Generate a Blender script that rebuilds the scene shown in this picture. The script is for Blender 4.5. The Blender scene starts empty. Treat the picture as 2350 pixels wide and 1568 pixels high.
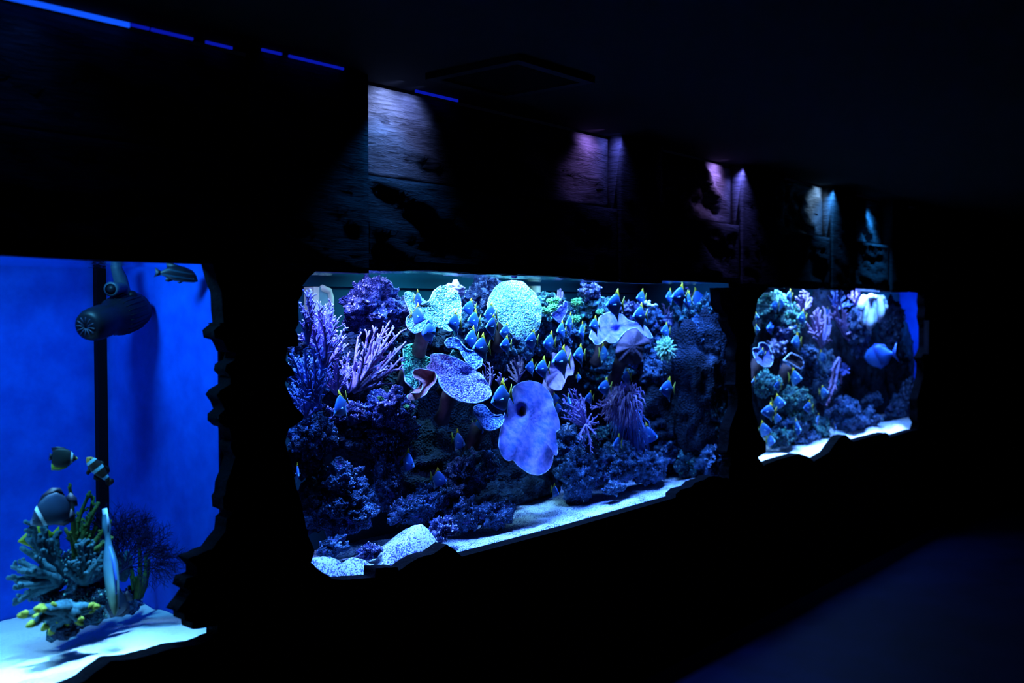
import bpy, bmesh, math, random
from mathutils import Vector, Matrix, noise
sc = bpy.context.scene
COL = sc.collection
# ------------------------------------------------------------------ camera
F_PX, CX, CY = 2350*35/36, 1175.0, 784.0
D, H = 2.2, 1.5                        # metres from the wall, eye height
TH = math.atan(1925/F_PX)              # angle between view and wall
PITCH = math.atan(76/F_PX)
EYE = Vector((0, -D, H))
fh = Vector((math.cos(TH), math.sin(TH), 0))
RIGHT = Vector((math.sin(TH), -math.cos(TH), 0))
FWD = (fh*math.cos(PITCH) - Vector((0, 0, 1))*math.sin(PITCH)).normalized()
UP = RIGHT.cross(FWD).normalized()
cam = bpy.data.cameras.new('camera'); cam.lens = 35; cam.sensor_width = 36
cam.clip_start = .02; cam.clip_end = 60
cam.dof.use_dof = True; cam.dof.focus_distance = 3.3; cam.dof.aperture_fstop = 2.4
co = bpy.data.objects.new('camera', cam); COL.objects.link(co)
m3 = Matrix((RIGHT, UP, -FWD)).transposed()
co.matrix_world = Matrix.Translation(EYE) @ m3.to_4x4()
sc.camera = co
# ------------------------------------------------------------------ world, exposure
w = bpy.data.worlds.new('world'); sc.world = w; w.use_nodes = True
w.node_tree.nodes['Background'].inputs[0].default_value = (.002, .003, .012, 1)
w.node_tree.nodes['Background'].inputs[1].default_value = .15
vs = sc.view_settings
vs.view_transform = 'Standard'; vs.look = 'None'; vs.gamma = 1; vs.use_curve_mapping = False
vs.exposure = 0.0
sc.cycles.use_denoising = True
sc.cycles.max_bounces = 6; sc.cycles.diffuse_bounces = 3; sc.cycles.glossy_bounces = 3
sc.cycles.transparent_max_bounces = 12
sc.cycles.caustics_reflective = False; sc.cycles.caustics_refractive = False
sc.cycles.sample_clamp_indirect = 4

def area(name, loc, target, sx, sy, power, col, spread=180):
    l = bpy.data.lights.new(name, 'AREA'); l.spread = math.radians(spread); l.shape = 'RECTANGLE'; l.size = sx; l.size_y = sy
    l.energy = power; l.color = col
    o = bpy.data.objects.new(name, l); COL.objects.link(o); o.location = loc
    o.rotation_euler = (Vector(target)-Vector(loc)).to_track_quat('-Z', 'Y').to_euler()
    return o
def spot(name, loc, target, power, col, ang=60, blend=.8, rad=.01):
    l = bpy.data.lights.new(name, 'SPOT'); l.energy = power; l.color = col
    l.spot_size = math.radians(ang); l.spot_blend = blend; l.shadow_soft_size = rad
    o = bpy.data.objects.new(name, l); COL.objects.link(o); o.location = loc
    o.rotation_euler = (Vector(target)-Vector(loc)).to_track_quat('-Z', 'Y').to_euler()
    return o
ZW = 1.615            # water level
ZC = 2.16             # ceiling
TD = .6166            # depth of the tanks
GY = .03              # glass plane
# lamps over the three tanks, with strips added to brighten sand and rocks
LB = (.20, .50, 1.0)
LD = (.02, .16, 1.0)
# tank 1 : lamps close over the water
area('tank_light', (1.08, .13, 1.76), (1.40, .16, .9), .12, .08, 8.5, (.10, .56, 1))
area('tank_light', (.55, .17, 1.80), (.62, .20, .7), .30, .12, 6.5, (.20, .60, 1), 76)
area('tank_light', (.80, .08, 1.80), (.80, .085, .7), 1.1, .03, 4.5, (.22, .56, 1), 22)  # added strip, only brightens the front sand
# tank 2
for lx, ly, pw, c in ((2.00, .25, 8.5, (.32, .36, 1)), (2.60, .30, 9, (.26, .74, 1)), (3.08, .30, 8.5, (.26, .70, 1)),
                      (3.58, .27, 7, (.20, .48, 1)), (4.10, .20, 2.6, (.12, .36, 1))):
    area('tank_light', (lx, ly, 1.82), (lx+.05, ly+.01, .7), .16, .12, pw, c, 130)
# added strips, no fixture known: first for front sand, second for lower rocks
area('tank_light', (2.95, .075, 1.80), (2.95, .080, .7), 2.5, .03, 2.2, (.18, .42, 1), 11)
area('tank_light', (2.95, .13, 1.80), (2.95, .15, .7), 2.5, .06, 34, (.10, .30, 1), 80)
# tank 3
for lx, pw, c in ((4.75, 8, (.26, .64, 1)), (5.45, 11, (.30, .60, 1)), (6.45, 9, (.24, .44, 1))):
    area('tank_light', (lx, .26, 1.82), (lx+.05, .28, .7), .22, .14, pw, c, 130)
area('tank_light', (5.6, .085, 1.80), (5.6, .09, .7), 2.4, .03, 6, (.34, .50, 1), 13)  # added strip to lift the front rubble sand
area('tank_light', (5.6, .14, 1.80), (5.6, .16, .7), 2.4, .06, 12, (.08, .32, 1), 55)  # added blue fill for the lower rocks of this reef
area('tank_light', (7.7, .25, 1.80), (8.1, .4, 1.1), .2, .16, 14, (.03, .30, 1))

# ------------------------------------------------------------------ pixel to place
def ray(u, v):
    return (FWD + RIGHT*((u-CX)/F_PX) + UP*((CY-v)/F_PX))
def P(u, v, Y=0.0):
    r = ray(u, v); t = (Y-EYE.y)/r.y
    return EYE + r*t
def PZ(u, v, z):
    r = ray(u, v); t = (z-EYE.z)/r.z
    return EYE + r*t
def S(u, v, Y):                      # metres per pixel there
    r = ray(u, v); t = (Y-EYE.y)/r.y
    return t/F_PX
# ------------------------------------------------------------------ tagging
def tag(o, label=None, cat=None, group=None, kind=None):
    if label: o['label'] = label
    if cat: o['category'] = cat
    if group: o['group'] = group
    if kind: o['kind'] = kind
    return o
def empty(name, loc):
    o = bpy.data.objects.new(name, None); COL.objects.link(o); o.location = loc
    o.empty_display_size = .02
    return o
class MB:
    def __init__(s): s.v = []; s.f = []
    def add(s, vs, fs):
        n = len(s.v); s.v += [Vector(a) for a in vs]; s.f += [tuple(i+n for i in f) for f in fs]
    def box(s, a, b):
        x0, y0, z0 = a; x1, y1, z1 = b
        s.add([(x0,y0,z0),(x1,y0,z0),(x1,y1,z0),(x0,y1,z0),(x0,y0,z1),(x1,y0,z1),(x1,y1,z1),(x0,y1,z1)],
              [(0,3,2,1),(4,5,6,7),(0,1,5,4),(1,2,6,5),(2,3,7,6),(3,0,4,7)])
    def tube(s, pts, rad, n=6, cap=True):
        pts = [Vector(p) for p in pts]
        if len(pts) < 2: return
        base = len(s.v); L = len(pts)
        t = (pts[1]-pts[0]).normalized()
        a = t.orthogonal().normalized()
        for i, p in enumerate(pts):
            tt = (pts[min(i+1, L-1)]-pts[max(i-1, 0)])
            if tt.length < 1e-9: tt = t
            tt.normalize()
            a = (a - tt*a.dot(tt)); 
            if a.length < 1e-6: a = tt.orthogonal()
            a.normalize(); b = tt.cross(a); t = tt
            r = rad[i] if isinstance(rad, (list, tuple)) else rad
            for k in range(n):
                q = 2*math.pi*k/n
                s.v.append(p + a*(math.cos(q)*r) + b*(math.sin(q)*r))
        for i in range(L-1):
            for k in range(n):
                A = base+i*n+k; B = base+i*n+(k+1) % n
                s.f.append((A, B, B+n, A+n))
        if cap:
            r = rad[-1] if isinstance(rad, (list, tuple)) else rad
            s.v.append(pts[-1]+t*r*.8); e = len(s.v)-1
            o = base+(L-1)*n
            for k in range(n): s.f.append((o+k, o+(k+1) % n, e))
            s.f.append(tuple(base+k for k in reversed(range(n))))
    def ball(s, c, r, seg=8, rings=6):
        c = Vector(c); rr = r if isinstance(r, (tuple, list)) else (r, r, r)
        base = len(s.v)
        s.v.append(c+Vector((0, 0, rr[2])))
        for i in range(1, rings):
            ph = math.pi*i/rings
            for k in range(seg):
                q = 2*math.pi*k/seg
                s.v.append(c+Vector((rr[0]*math.sin(ph)*math.cos(q), rr[1]*math.sin(ph)*math.sin(q), rr[2]*math.cos(ph))))
        s.v.append(c-Vector((0, 0, rr[2])))
        e = len(s.v)-1
        for k in range(seg):
            s.f.append((base, base+1+k, base+1+(k+1) % seg))
            for i in range(rings-2):
                A = base+1+i*seg+k; B = base+1+i*seg+(k+1) % seg
                s.f.append((A, A+seg, B+seg, B))
            A = base+1+(rings-2)*seg
            s.f.append((A+k, e, A+(k+1) % seg))
    def slab(s, pts, n, th):                # polygon given a thickness along n
        n = Vector(n); k = len(pts)
        a = [Vector(p)-n*th/2 for p in pts]; b = [Vector(p)+n*th/2 for p in pts]
        fs = [tuple(reversed(range(k))), tuple(range(k, 2*k))]+[(i, (i+1) % k, k+(i+1) % k, k+i) for i in range(k)]
        s.add(a+b, fs)
    def build(s, name, mat, parent=None, origin=None, smooth=True):
        o0 = Vector(origin) if origin is not None else (parent.location.copy() if parent is not None else Vector((0, 0, 0)))
        me = bpy.data.meshes.new(name)
        me.from_pydata([tuple(v-o0) for v in s.v], [], s.f); me.update()
        if smooth: me.polygons.foreach_set('use_smooth', [True]*len(me.polygons))
        me.materials.append(mat)
        o = bpy.data.objects.new(name, me); COL.objects.link(o)
        if parent is not None: o.parent = parent
        else: o.location = o0
        return o
# ------------------------------------------------------------------ materials
def newmat(name):
    m = bpy.data.materials.new(name); m.use_nodes = True
    nt = m.node_tree; nt.nodes.clear()
    out = nt.nodes.new('ShaderNodeOutputMaterial')
    return m, nt, out
def N(nt, t, **kw):
    n = nt.nodes.new(t)
    for k, v in kw.items():
        if k.startswith('i_'):
            key = k[2:].replace('_', ' ')
            n.inputs[key].default_value = v
        else: setattr(n, k, v)
    return n
def ramp(nt, stops, interp='LINEAR'):
    r = nt.nodes.new('ShaderNodeValToRGB'); r.color_ramp.interpolation = interp
    e = r.color_ramp.elements
    while len(e) < len(stops): e.new(.5)
    for i, (p, c) in enumerate(stops):
        e[i].position = p; e[i].color = (*c, 1)
    return r
def surf(name, stops, scale=30, rough=.8, bump=.4, bdist=.004, tex='noise', spec=.2, detail=4, metal=0, sss=0):
    """pattern of the given colours; the same pattern drives the bump"""
    m, nt, out = newmat(name)
    tc = N(nt, 'ShaderNodeTexCoord')
    b = N(nt, 'ShaderNodeBsdfPrincipled'); b.inputs['Roughness'].default_value = rough
    b.inputs['Specular IOR Level'].default_value = spec; b.inputs['Metallic'].default_value = metal
    if tex == 'noise':
        t = N(nt, 'ShaderNodeTexNoise'); t.inputs['Scale'].default_value = scale; t.inputs['Detail'].default_value = detail
        t.inputs['Roughness'].default_value = .65
        fac = t.outputs['Fac']
    elif tex == 'voronoi':
        t = N(nt, 'ShaderNodeTexVoronoi'); t.inputs['Scale'].default_value = scale
        fac = t.outputs['Distance']
    nt.links.new(tc.outputs['Object'], t.inputs['Vector'])
    r = ramp(nt, stops); nt.links.new(fac, r.inputs['Fac']); nt.links.new(r.outputs['Color'], b.inputs['Base Color'])
    if bump:
        bp = N(nt, 'ShaderNodeBump'); bp.inputs['Strength'].default_value = bump; bp.inputs['Distance'].default_value = bdist
        if tex == 'voronoi': bp.invert = True
        nt.links.new(fac, bp.inputs['Height']); nt.links.new(bp.outputs['Normal'], b.inputs['Normal'])
    nt.links.new(b.outputs['BSDF'], out.inputs['Surface'])
    return m
def rockmat(name, dark, mid, light, spots=None, scale=14, sp_lo=.56):
    m, nt, out = newmat(name)
    tc = N(nt, 'ShaderNodeTexCoord')
    b = N(nt, 'ShaderNodeBsdfPrincipled'); b.inputs['Roughness'].default_value = .85; b.inputs['Specular IOR Level'].default_value = .15
    n1 = N(nt, 'ShaderNodeTexNoise'); n1.inputs['Scale'].default_value = scale; n1.inputs['Detail'].default_value = 6; n1.inputs['Roughness'].default_value = .7
    r1 = ramp(nt, [(.34, dark), (.5, mid), (.66, light)])
    nt.links.new(tc.outputs['Object'], n1.inputs['Vector']); nt.links.new(n1.outputs['Fac'], r1.inputs['Fac'])
    colr = r1.outputs['Color']
    if spots:
        n2 = N(nt, 'ShaderNodeTexNoise'); n2.inputs['Scale'].default_value = scale*1.1; n2.inputs['Detail'].default_value = 2
        mp = N(nt, 'ShaderNodeMapping'); mp.inputs['Location'].default_value = (7, 3, 5)
        nt.links.new(tc.outputs['Object'], mp.inputs['Vector']); nt.links.new(mp.outputs['Vector'], n2.inputs['Vector'])
        r2 = ramp(nt, [(sp_lo, (0, 0, 0)), (sp_lo+.06, (1, 1, 1))]); nt.links.new(n2.outputs['Fac'], r2.inputs['Fac'])
        mx = N(nt, 'ShaderNodeMix', data_type='RGBA')
        nt.links.new(r2.outputs['Color'], mx.inputs['Factor']); nt.links.new(colr, mx.inputs['A']); mx.inputs['B'].default_value = (*spots, 1)
        colr = mx.outputs['Result']
    nt.links.new(colr, b.inputs['Base Color'])
    v = N(nt, 'ShaderNodeTexVoronoi'); v.inputs['Scale'].default_value = scale*8
    nt.links.new(tc.outputs['Object'], v.inputs['Vector'])
    ad = N(nt, 'ShaderNodeMath', operation='ADD'); nt.links.new(v.outputs['Distance'], ad.inputs[0]); nt.links.new(n1.outputs['Fac'], ad.inputs[1])
    bp = N(nt, 'ShaderNodeBump'); bp.inputs['Strength'].default_value = .9; bp.inputs['Distance'].default_value = .01
    nt.links.new(ad.outputs[0], bp.inputs['Height']); nt.links.new(bp.outputs['Normal'], b.inputs['Normal'])
    nt.links.new(b.outputs['BSDF'], out.inputs['Surface'])
    return m
def plain(name, c, rough=.5, spec=.3, metal=0):
    m, nt, out = newmat(name)
    b = N(nt, 'ShaderNodeBsdfPrincipled'); b.inputs['Base Color'].default_value = (*c, 1)
    b.inputs['Roughness'].default_value = rough; b.inputs['Specular IOR Level'].default_value = spec; b.inputs['Metallic'].default_value = metal
    t = N(nt, 'ShaderNodeTexNoise'); t.inputs['Scale'].default_value = 60
    tc = N(nt, 'ShaderNodeTexCoord'); nt.links.new(tc.outputs['Object'], t.inputs['Vector'])
    mx = N(nt, 'ShaderNodeMix', data_type='RGBA'); mx.inputs['A'].default_value = (*[x*.8 for x in c], 1); mx.inputs['B'].default_value = (*[min(1, x*1.15) for x in c], 1)
    nt.links.new(t.outputs['Fac'], mx.inputs['Factor']); nt.links.new(mx.outputs['Result'], b.inputs['Base Color'])
    nt.links.new(b.outputs['BSDF'], out.inputs['Surface'])
    return m
def emis(name, c, s):
    m, nt, out = newmat(name)
    e = N(nt, 'ShaderNodeEmission'); e.inputs['Color'].default_value = (*c, 1); e.inputs['Strength'].default_value = s
    nt.links.new(e.outputs[0], out.inputs['Surface'])
    return m
def bandmat(name, stops, axis=0, lo=-.5, hi=.5, rough=.35, wob=.03, interp='LINEAR', tilt=0.0):
    """colour bands across a fish body (object coordinates)"""
    m, nt, out = newmat(name)
    tc = N(nt, 'ShaderNodeTexCoord'); sp = N(nt, 'ShaderNodeSeparateXYZ'); nt.links.new(tc.outputs['Object'], sp.inputs[0])
    nz = N(nt, 'ShaderNodeTexNoise'); nz.inputs['Scale'].default_value = 5; nt.links.new(tc.outputs['Object'], nz.inputs['Vector'])
    a = N(nt, 'ShaderNodeMath', operation='MULTIPLY_ADD'); nt.links.new(nz.outputs['Fac'], a.inputs[0]); a.inputs[1].default_value = wob
    nt.links.new(sp.outputs[axis], a.inputs[2])
    t = N(nt, 'ShaderNodeMath', operation='MULTIPLY_ADD'); nt.links.new(sp.outputs[2 if axis == 0 else 0], t.inputs[0]); t.inputs[1].default_value = tilt
    nt.links.new(a.outputs[0], t.inputs[2])
    mr = N(nt, 'ShaderNodeMapRange'); mr.inputs['From Min'].default_value = lo; mr.inputs['From Max'].default_value = hi
    nt.links.new(t.outputs[0], mr.inputs['Value'])
    r = ramp(nt, stops, interp); nt.links.new(mr.outputs['Result'], r.inputs['Fac'])
    b = N(nt, 'ShaderNodeBsdfPrincipled'); b.inputs['Roughness'].default_value = rough; b.inputs['Specular IOR Level'].default_value = .5
    nt.links.new(r.outputs['Color'], b.inputs['Base Color']); nt.links.new(b.outputs['BSDF'], out.inputs['Surface'])
    return m
def glassmat(name, ior, tint=(1, 1, 1), rough=0.0, ripple=0):
    m, nt, out = newmat(name)
    tr = N(nt, 'ShaderNodeBsdfTransparent'); tr.inputs['Color'].default_value = (*tint, 1)
    gl = N(nt, 'ShaderNodeBsdfGlossy'); gl.inputs['Roughness'].default_value = rough; gl.inputs['Color'].default_value = (*tint, 1)
    mx = N(nt, 'ShaderNodeMixShader')
    if ripple:
        lw = N(nt, 'ShaderNodeLayerWeight'); lw.inputs['Blend'].default_value = .5
        pw = N(nt, 'ShaderNodeMath', operation='POWER'); nt.links.new(lw.outputs['Facing'], pw.inputs[0]); pw.inputs[1].default_value = 1.6
        nt.links.new(pw.outputs[0], mx.inputs[0])
        tc = N(nt, 'ShaderNodeTexCoord'); mp = N(nt, 'ShaderNodeMapping'); mp.inputs['Scale'].default_value = (1, 2.2, 1)
        t = N(nt, 'ShaderNodeTexNoise'); t.inputs['Scale'].default_value = ripple; t.inputs['Detail'].default_value = 3
        nt.links.new(tc.outputs['Object'], mp.inputs[0]); nt.links.new(mp.outputs[0], t.inputs['Vector'])
        bp = N(nt, 'ShaderNodeBump'); bp.inputs['Strength'].default_value = .7; bp.inputs['Distance'].default_value = .01
        nt.links.new(t.outputs['Fac'], bp.inputs['Height']); nt.links.new(bp.outputs['Normal'], gl.inputs['Normal'])
    else:
        lw = N(nt, 'ShaderNodeLayerWeight'); lw.inputs['Blend'].default_value = .5
        pw = N(nt, 'ShaderNodeMath', operation='POWER'); nt.links.new(lw.outputs['Facing'], pw.inputs[0]); pw.inputs[1].default_value = 5
        ml = N(nt, 'ShaderNodeMath', operation='MULTIPLY_ADD'); nt.links.new(pw.outputs[0], ml.inputs[0]); ml.inputs[1].default_value = .35; ml.inputs[2].default_value = .02
        nt.links.new(ml.outputs[0], mx.inputs[0])
    nt.links.new(tr.outputs[0], mx.inputs[1]); nt.links.new(gl.outputs[0], mx.inputs[2]); nt.links.new(mx.outputs[0], out.inputs['Surface'])
    return m

M = {}
M['black'] = plain('black_paint', (.004, .004, .006), .9, .05)
M['ceil'] = surf('dark_ceiling_paint', [(.3, (.004, .004, .007)), (.7, (.008, .008, .012))], 6, .9, .1)
M['floor'] = surf('dark_polished_floor', [(.3, (.0006, .0010, .010)), (.7, (.001, .002, .018))], 5, .6, .05, .002, spec=.06)
M['facade'] = surf('black_rock_facing', [(.35, (.0015, .0015, .003)), (.6, (.003, .003, .006))], 14, .9, .8, .02, spec=.05)
M['glass'] = glassmat('tank_glass', 1.22)
M['water'] = glassmat('water_surface', 1.33, (.80, .93, 1), .03, 22)
M['silicone'] = plain('black_silicone', (.002, .002, .004), .6, .1)

# carved wood-like stone of the frieze
def stonemat():
    m, nt, out = newmat('carved_dark_stone')
    tc = N(nt, 'ShaderNodeTexCoord'); mp = N(nt, 'ShaderNodeMapping'); mp.inputs['Scale'].default_value = (1.2, 1, 9); mp.inputs['Rotation'].default_value = (0, .35, 0)
    t = N(nt, 'ShaderNodeTexNoise'); t.inputs['Scale'].default_value = 11; t.inputs['Detail'].default_value = 8; t.inputs['Roughness'].default_value = .65; t.inputs['Distortion'].default_value = .6
    nt.links.new(tc.outputs['Object'], mp.inputs[0]); nt.links.new(mp.outputs[0], t.inputs['Vector'])
    r = ramp(nt, [(.3, (.03, .03, .035)), (.7, (.12, .12, .13))])
    b = N(nt, 'ShaderNodeBsdfPrincipled'); b.inputs['Roughness'].default_value = .6; b.inputs['Specular IOR Level'].default_value = .3
    nt.links.new(t.outputs['Fac'], r.inputs['Fac']); nt.links.new(r.outputs[0], b.inputs['Base Color'])
    bp = N(nt, 'ShaderNodeBump'); bp.inputs['Strength'].default_value = 1; bp.inputs['Distance'].default_value = .012
    nt.links.new(t.outputs['Fac'], bp.inputs['Height']); nt.links.new(bp.outputs[0], b.inputs['Normal'])
    nt.links.new(b.outputs[0], out.inputs['Surface'])
    return m
M['stone'] = stonemat()

# ================================================================== ROOM
XL, XR = -1.2, 9.2
def struct(name, a, b, mat):
    m = MB(); m.box(a, b); o = m.build(name, mat, origin=((a[0]+b[0])/2, (a[1]+b[1])/2, a[2]), smooth=False); o['kind'] = 'structure'; return o
struct('floor', (XL, -3.6, -.1), (XR, 1.2, 0), M['floor'])
struct('ceiling', (XL, -3.6, ZC), (XR, -.001, ZC+.1), M['ceil'])
struct('wall_back', (XL, -3.7, 0), (XR, -3.6, ZC), M['ceil'])
struct('wall_left', (XL-.1, -3.6, 0), (XL, 0, ZC), M['ceil'])
struct('wall_right', (XR, -3.6, 0), (XR+.1, 1.2, 2.4), M['ceil'])

# jagged openings, traced on the photograph (front edge of the left jambs, back edge elsewhere)
OPT = .05   # thickness of the rock facing
O1 = [(-160,582),(0,588),(230,600),(462,607),(470,640),(482,670),(484,712),(487,740),(477,742),(480,745),(464,758),(467,775),(485,780),(497,805),(517,808),(512,825),(493,835),(490,850),(503,863),(502,880),(480,893),(471,905),(483,922),(489,938),(476,950),(476,965),(490,977),(500,979),(505,1003),(515,1005),(503,1013),(503,1025),(514,1045),(502,1083),(493,1105),(491,1128),(485,1138),(487,1163),(509,1172),(494,1185),(491,1214),(474,1235),(460,1254),(406,1275),(426,1295),(426,1312),(402,1319),(395,1340),(413,1350),(397,1373),(380,1395),(397,1400),(398,1415),(415,1420),(417,1435),(474,1426),(473,1453),(427,1471),(369,1478),(308,1496),(275,1503),(228,1507),(203,1525),(170,1551),(127,1568),(20,1612),(-160,1700)]
O2 = [(709,614),(720,609),(739,611),(746,616),(847,621),(893,623),(918,621),(955,618),(996,621),(1047,627),(1102,631),(1125,627),(1141,629),(1152,633),(1175,630),(1191,632),(1233,632),(1260,635),(1281,636),(1286,639),(1336,641),(1342,644),(1387,647),(1416,647.5),(1420,637),(1435,636),(1436,640),(1446,637.6),(1506,640),(1626,646.5),(1672,650),(1673,660),(1628,661),(1629,670),(1631,701),(1639,716),(1649,719.5),(1647,734),(1656,758),(1665.5,769),(1669,794),(1664,816),(1666,835),(1665,880),(1661,882),(1671,895),(1670,933),(1660,959),(1652,981),(1649,1017),(1644,1039),(1656,1046),(1655,1065),(1650,1072),(1650,1095),(1639,1094),(1616,1090),(1604,1091),(1594,1098),(1573,1104),(1563,1115),(1538,1121),(1527,1131),(1527,1139),(1445,1162),(1285,1207),(1220,1224),(1034,1272),(1015,1255),(999,1244),(988,1252),(969,1265.6),(935,1273.6),(913,1287),(889,1303),(886,1296),(835.5,1298),(834,1319),(760.5,1324),(734,1320),(728,1306),
      (714,1291),(722,1265),(708,1232),(690,1150),(680,1120),(668,1060),(655,1015),(663.6,984),(696,963),(697,955),(674,928),(665,905),(654,880),(661,866),(676,862),(674,850),(656,827),(660,797),(686,795),(684,770),(678,758),(686,742),(684,692),(694,676),(695,655),(711,634)]
O2_LEFT = 80            # from this index on: left jamb
O3 = [(1741,662),(1738,656),(1749,655),(1795,658),(1804,662),(1823,663),(1854,665),(1868,658),(1880,660),(1889,664.5),(1921,662),(1938,661),(1941,663),(1984,662),(2004,664),(2011,667),(2068,669),(2105,673),(2103,693),(2105.5,707),(2103,727),(2107.6,752),(2107,798.5),(2102,811),(2096,821),(2102,833),(2102,850),(2100,868),(2093,892),(2086,916),(2088,938),(2086,959),(2092,970),(2087,986),(2075,987),(2022,1003),(2022,996),(2015,992),(1998,996),(1970,1003),(1939,1012),(1934,1008),(1922,997),(1912,999),(1903,1007),(1881,1037.5),(1847,1057),(1835,1047),(1813,1040),(1798,1044),(1761,1054),(1743,1060.5),(1731,1067),
      (1740,1050),(1758,1037.5),(1758,1016),(1741,993),(1738,970),(1727.5,932),(1724.5,890),(1724,855),(1721,793),(1729.5,787),(1734,770.5),(1727,741),(1732,727),(1736.5,700),(1740,686)]
O3_LEFT = 53
def outl(pts, left):
    r = []
    for i, (u, v) in enumerate(pts):
        p = P(u, v, -OPT if i >= left else 0.0); r.append((p.x, p.z))
    return r
def dens(poly, rng, amp=.0025):
    out = []
    for i, a in enumerate(poly):
        b = poly[(i+1) % len(poly)]; L = math.hypot(a[0]-b[0], a[1]-b[1]); out.append(a)
        if .02 < L < .15:
            for k in range(1, int(L/.012)):
                t = k/int(L/.012); out.append((a[0]+(b[0]-a[0])*t+rng.uniform(-amp, amp)*.3, a[1]+(b[1]-a[1])*t+rng.uniform(-amp, amp)*.6))
    return out
cu = bpy.data.curves.new('facing', 'CURVE'); cu.dimensions = '2D'; cu.fill_mode = 'BOTH'; cu.extrude = OPT/2; cu.bevel_depth = 0
rg = random.Random(3)
for poly in ([(XL, 0), (XR, 0), (XR, 1.64), (XL, 1.64)], dens(outl(O1, 999), rg), dens(outl(O2, O2_LEFT), rg), dens(outl(O3, O3_LEFT), rg)):
    sp = cu.splines.new('POLY'); sp.points.add(len(poly)-1)
    for i, (x, z) in enumerate(poly): sp.points[i].co = (x, z, 0, 1)
    sp.use_cyclic_u = True
tmp = bpy.data.objects.new('tmp', cu); COL.objects.link(tmp)
bpy.context.view_layer.update()
me = bpy.data.meshes.new_from_object(tmp.evaluated_get(bpy.context.evaluated_depsgraph_get()))
bpy.data.objects.remove(tmp)
me.transform(Matrix.Translation((0, -OPT/2, 0)) @ Matrix.Rotation(math.pi/2, 4, 'X'))
me.materials.clear(); me.materials.append(M['facade'])
wf = bpy.data.objects.new('wall_front', me); COL.objects.link(wf); wf['kind'] = 'structure'

# frieze: recessed carved slabs between pilasters, upper tier and lower tier
def carved(name, x0, x1, z0, z1, y, seed, label, amp=.02, parent=None, thick=.05):
    nx = max(8, int((x1-x0)/.018)); nz = max(8, int((z1-z0)/.016)); m = MB()
    def f(i, j):
        x = x0+(x1-x0)*i/nx; z = z0+(z1-z0)*j/nz
        q = Vector((x*3.1+seed, z*7+x*1.8, seed*.3)); d = noise.fractal(q, 1, 2.2, 4)*amp + amp*.5*noise.turbulence(Vector((x*9, z*26+x*6, seed)), 3, False)
        e = min(i, nx-i, j, nz-j)/3.0; d *= min(1, e)
        return Vector((x, y - d, z))
    vs_ = [f(i, j) for j in range(nz+1) for i in range(nx+1)]
    fs = [(j*(nx+1)+i, j*(nx+1)+i+1, (j+1)*(nx+1)+i+1, (j+1)*(nx+1)+i) for j in range(nz) for i in range(nx)]
    m.add(vs_, fs)
    b = len(vs_); m.v += [Vector((x0, y+thick, z0)), Vector((x1, y+thick, z0)), Vector((x1, y+thick, z1)), Vector((x0, y+thick, z1))]
    bot = list(range(nx+1)); top = [nz*(nx+1)+i for i in range(nx+1)]; lf = [j*(nx+1) for j in range(nz+1)]; rt = [j*(nx+1)+nx for j in range(nz+1)]
    m.f += [tuple(reversed(bot))+(b, b+1), tuple(top)+(b+2, b+3), tuple(lf)+(b+3, b), tuple(reversed(rt))+(b+1, b+2), (b, b+3, b+2, b+1)]
    o = m.build(name, M['stone'], parent, origin=None if parent else (x0, y, z0))
    return o
def Xat(u, Y=0): return P(u, 600, Y).x
PY = -.06    # front of the pilasters
pil = [(590, 605, 846), (1405, 1425, 1520), (1688, 1704, 1800), (1899, 1912, 1965), (2033, 2048, 2085)]
pil_names = ['between the left window and the long reef window', 'over the middle of the long reef window', 'over the gap between the two reef windows',
             'over the far reef window', 'at the far end of the frieze']
px = []
for k, (a, b, c) in enumerate(pil):
    x0 = P(b, 500, PY).x; x1 = P(c, 500, PY).x
    px.append((x0, x1))
    o = carved('stone_pilaster', x0, x1, 1.60 if k else 1.6, 2.165, PY, 20+k, '', .010, thick=abs(PY)+.012)
    tag(o, 'dark stone pilaster '+pil_names[k], 'pilaster', 'pilasters of the frieze')
edges = [XL]+[e for p_ in px for e in p_]+[XR]
lab = ['big dark carved slab above the left blue tank', 'carved slab with bluish light on its upper left, above the long reef tank', 'carved slab with violet light at its upper right corner',
       'carved slab with pale cyan light, third from the far end', 'carved slab with dim teal light, last lit one on the frieze', 'unlit slab beyond the last pilaster']
for k in range(6):
    a, b = edges[2*k], edges[2*k+1]
    r = empty('carved_panel', ((a+b)/2, 0, 1.62)); tag(r, lab[k], 'panel', 'carved slabs of the frieze')
    carved('upper_slab', a+.002, b-.002, 1.885, 2.150, .0, 3+k*1.7, '', .028, r, .012)
    carved('lower_slab', a+.002, b-.002, 1.615, 1.880, -.045, 9+k*2.3, '', .018, r, .055)
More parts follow.
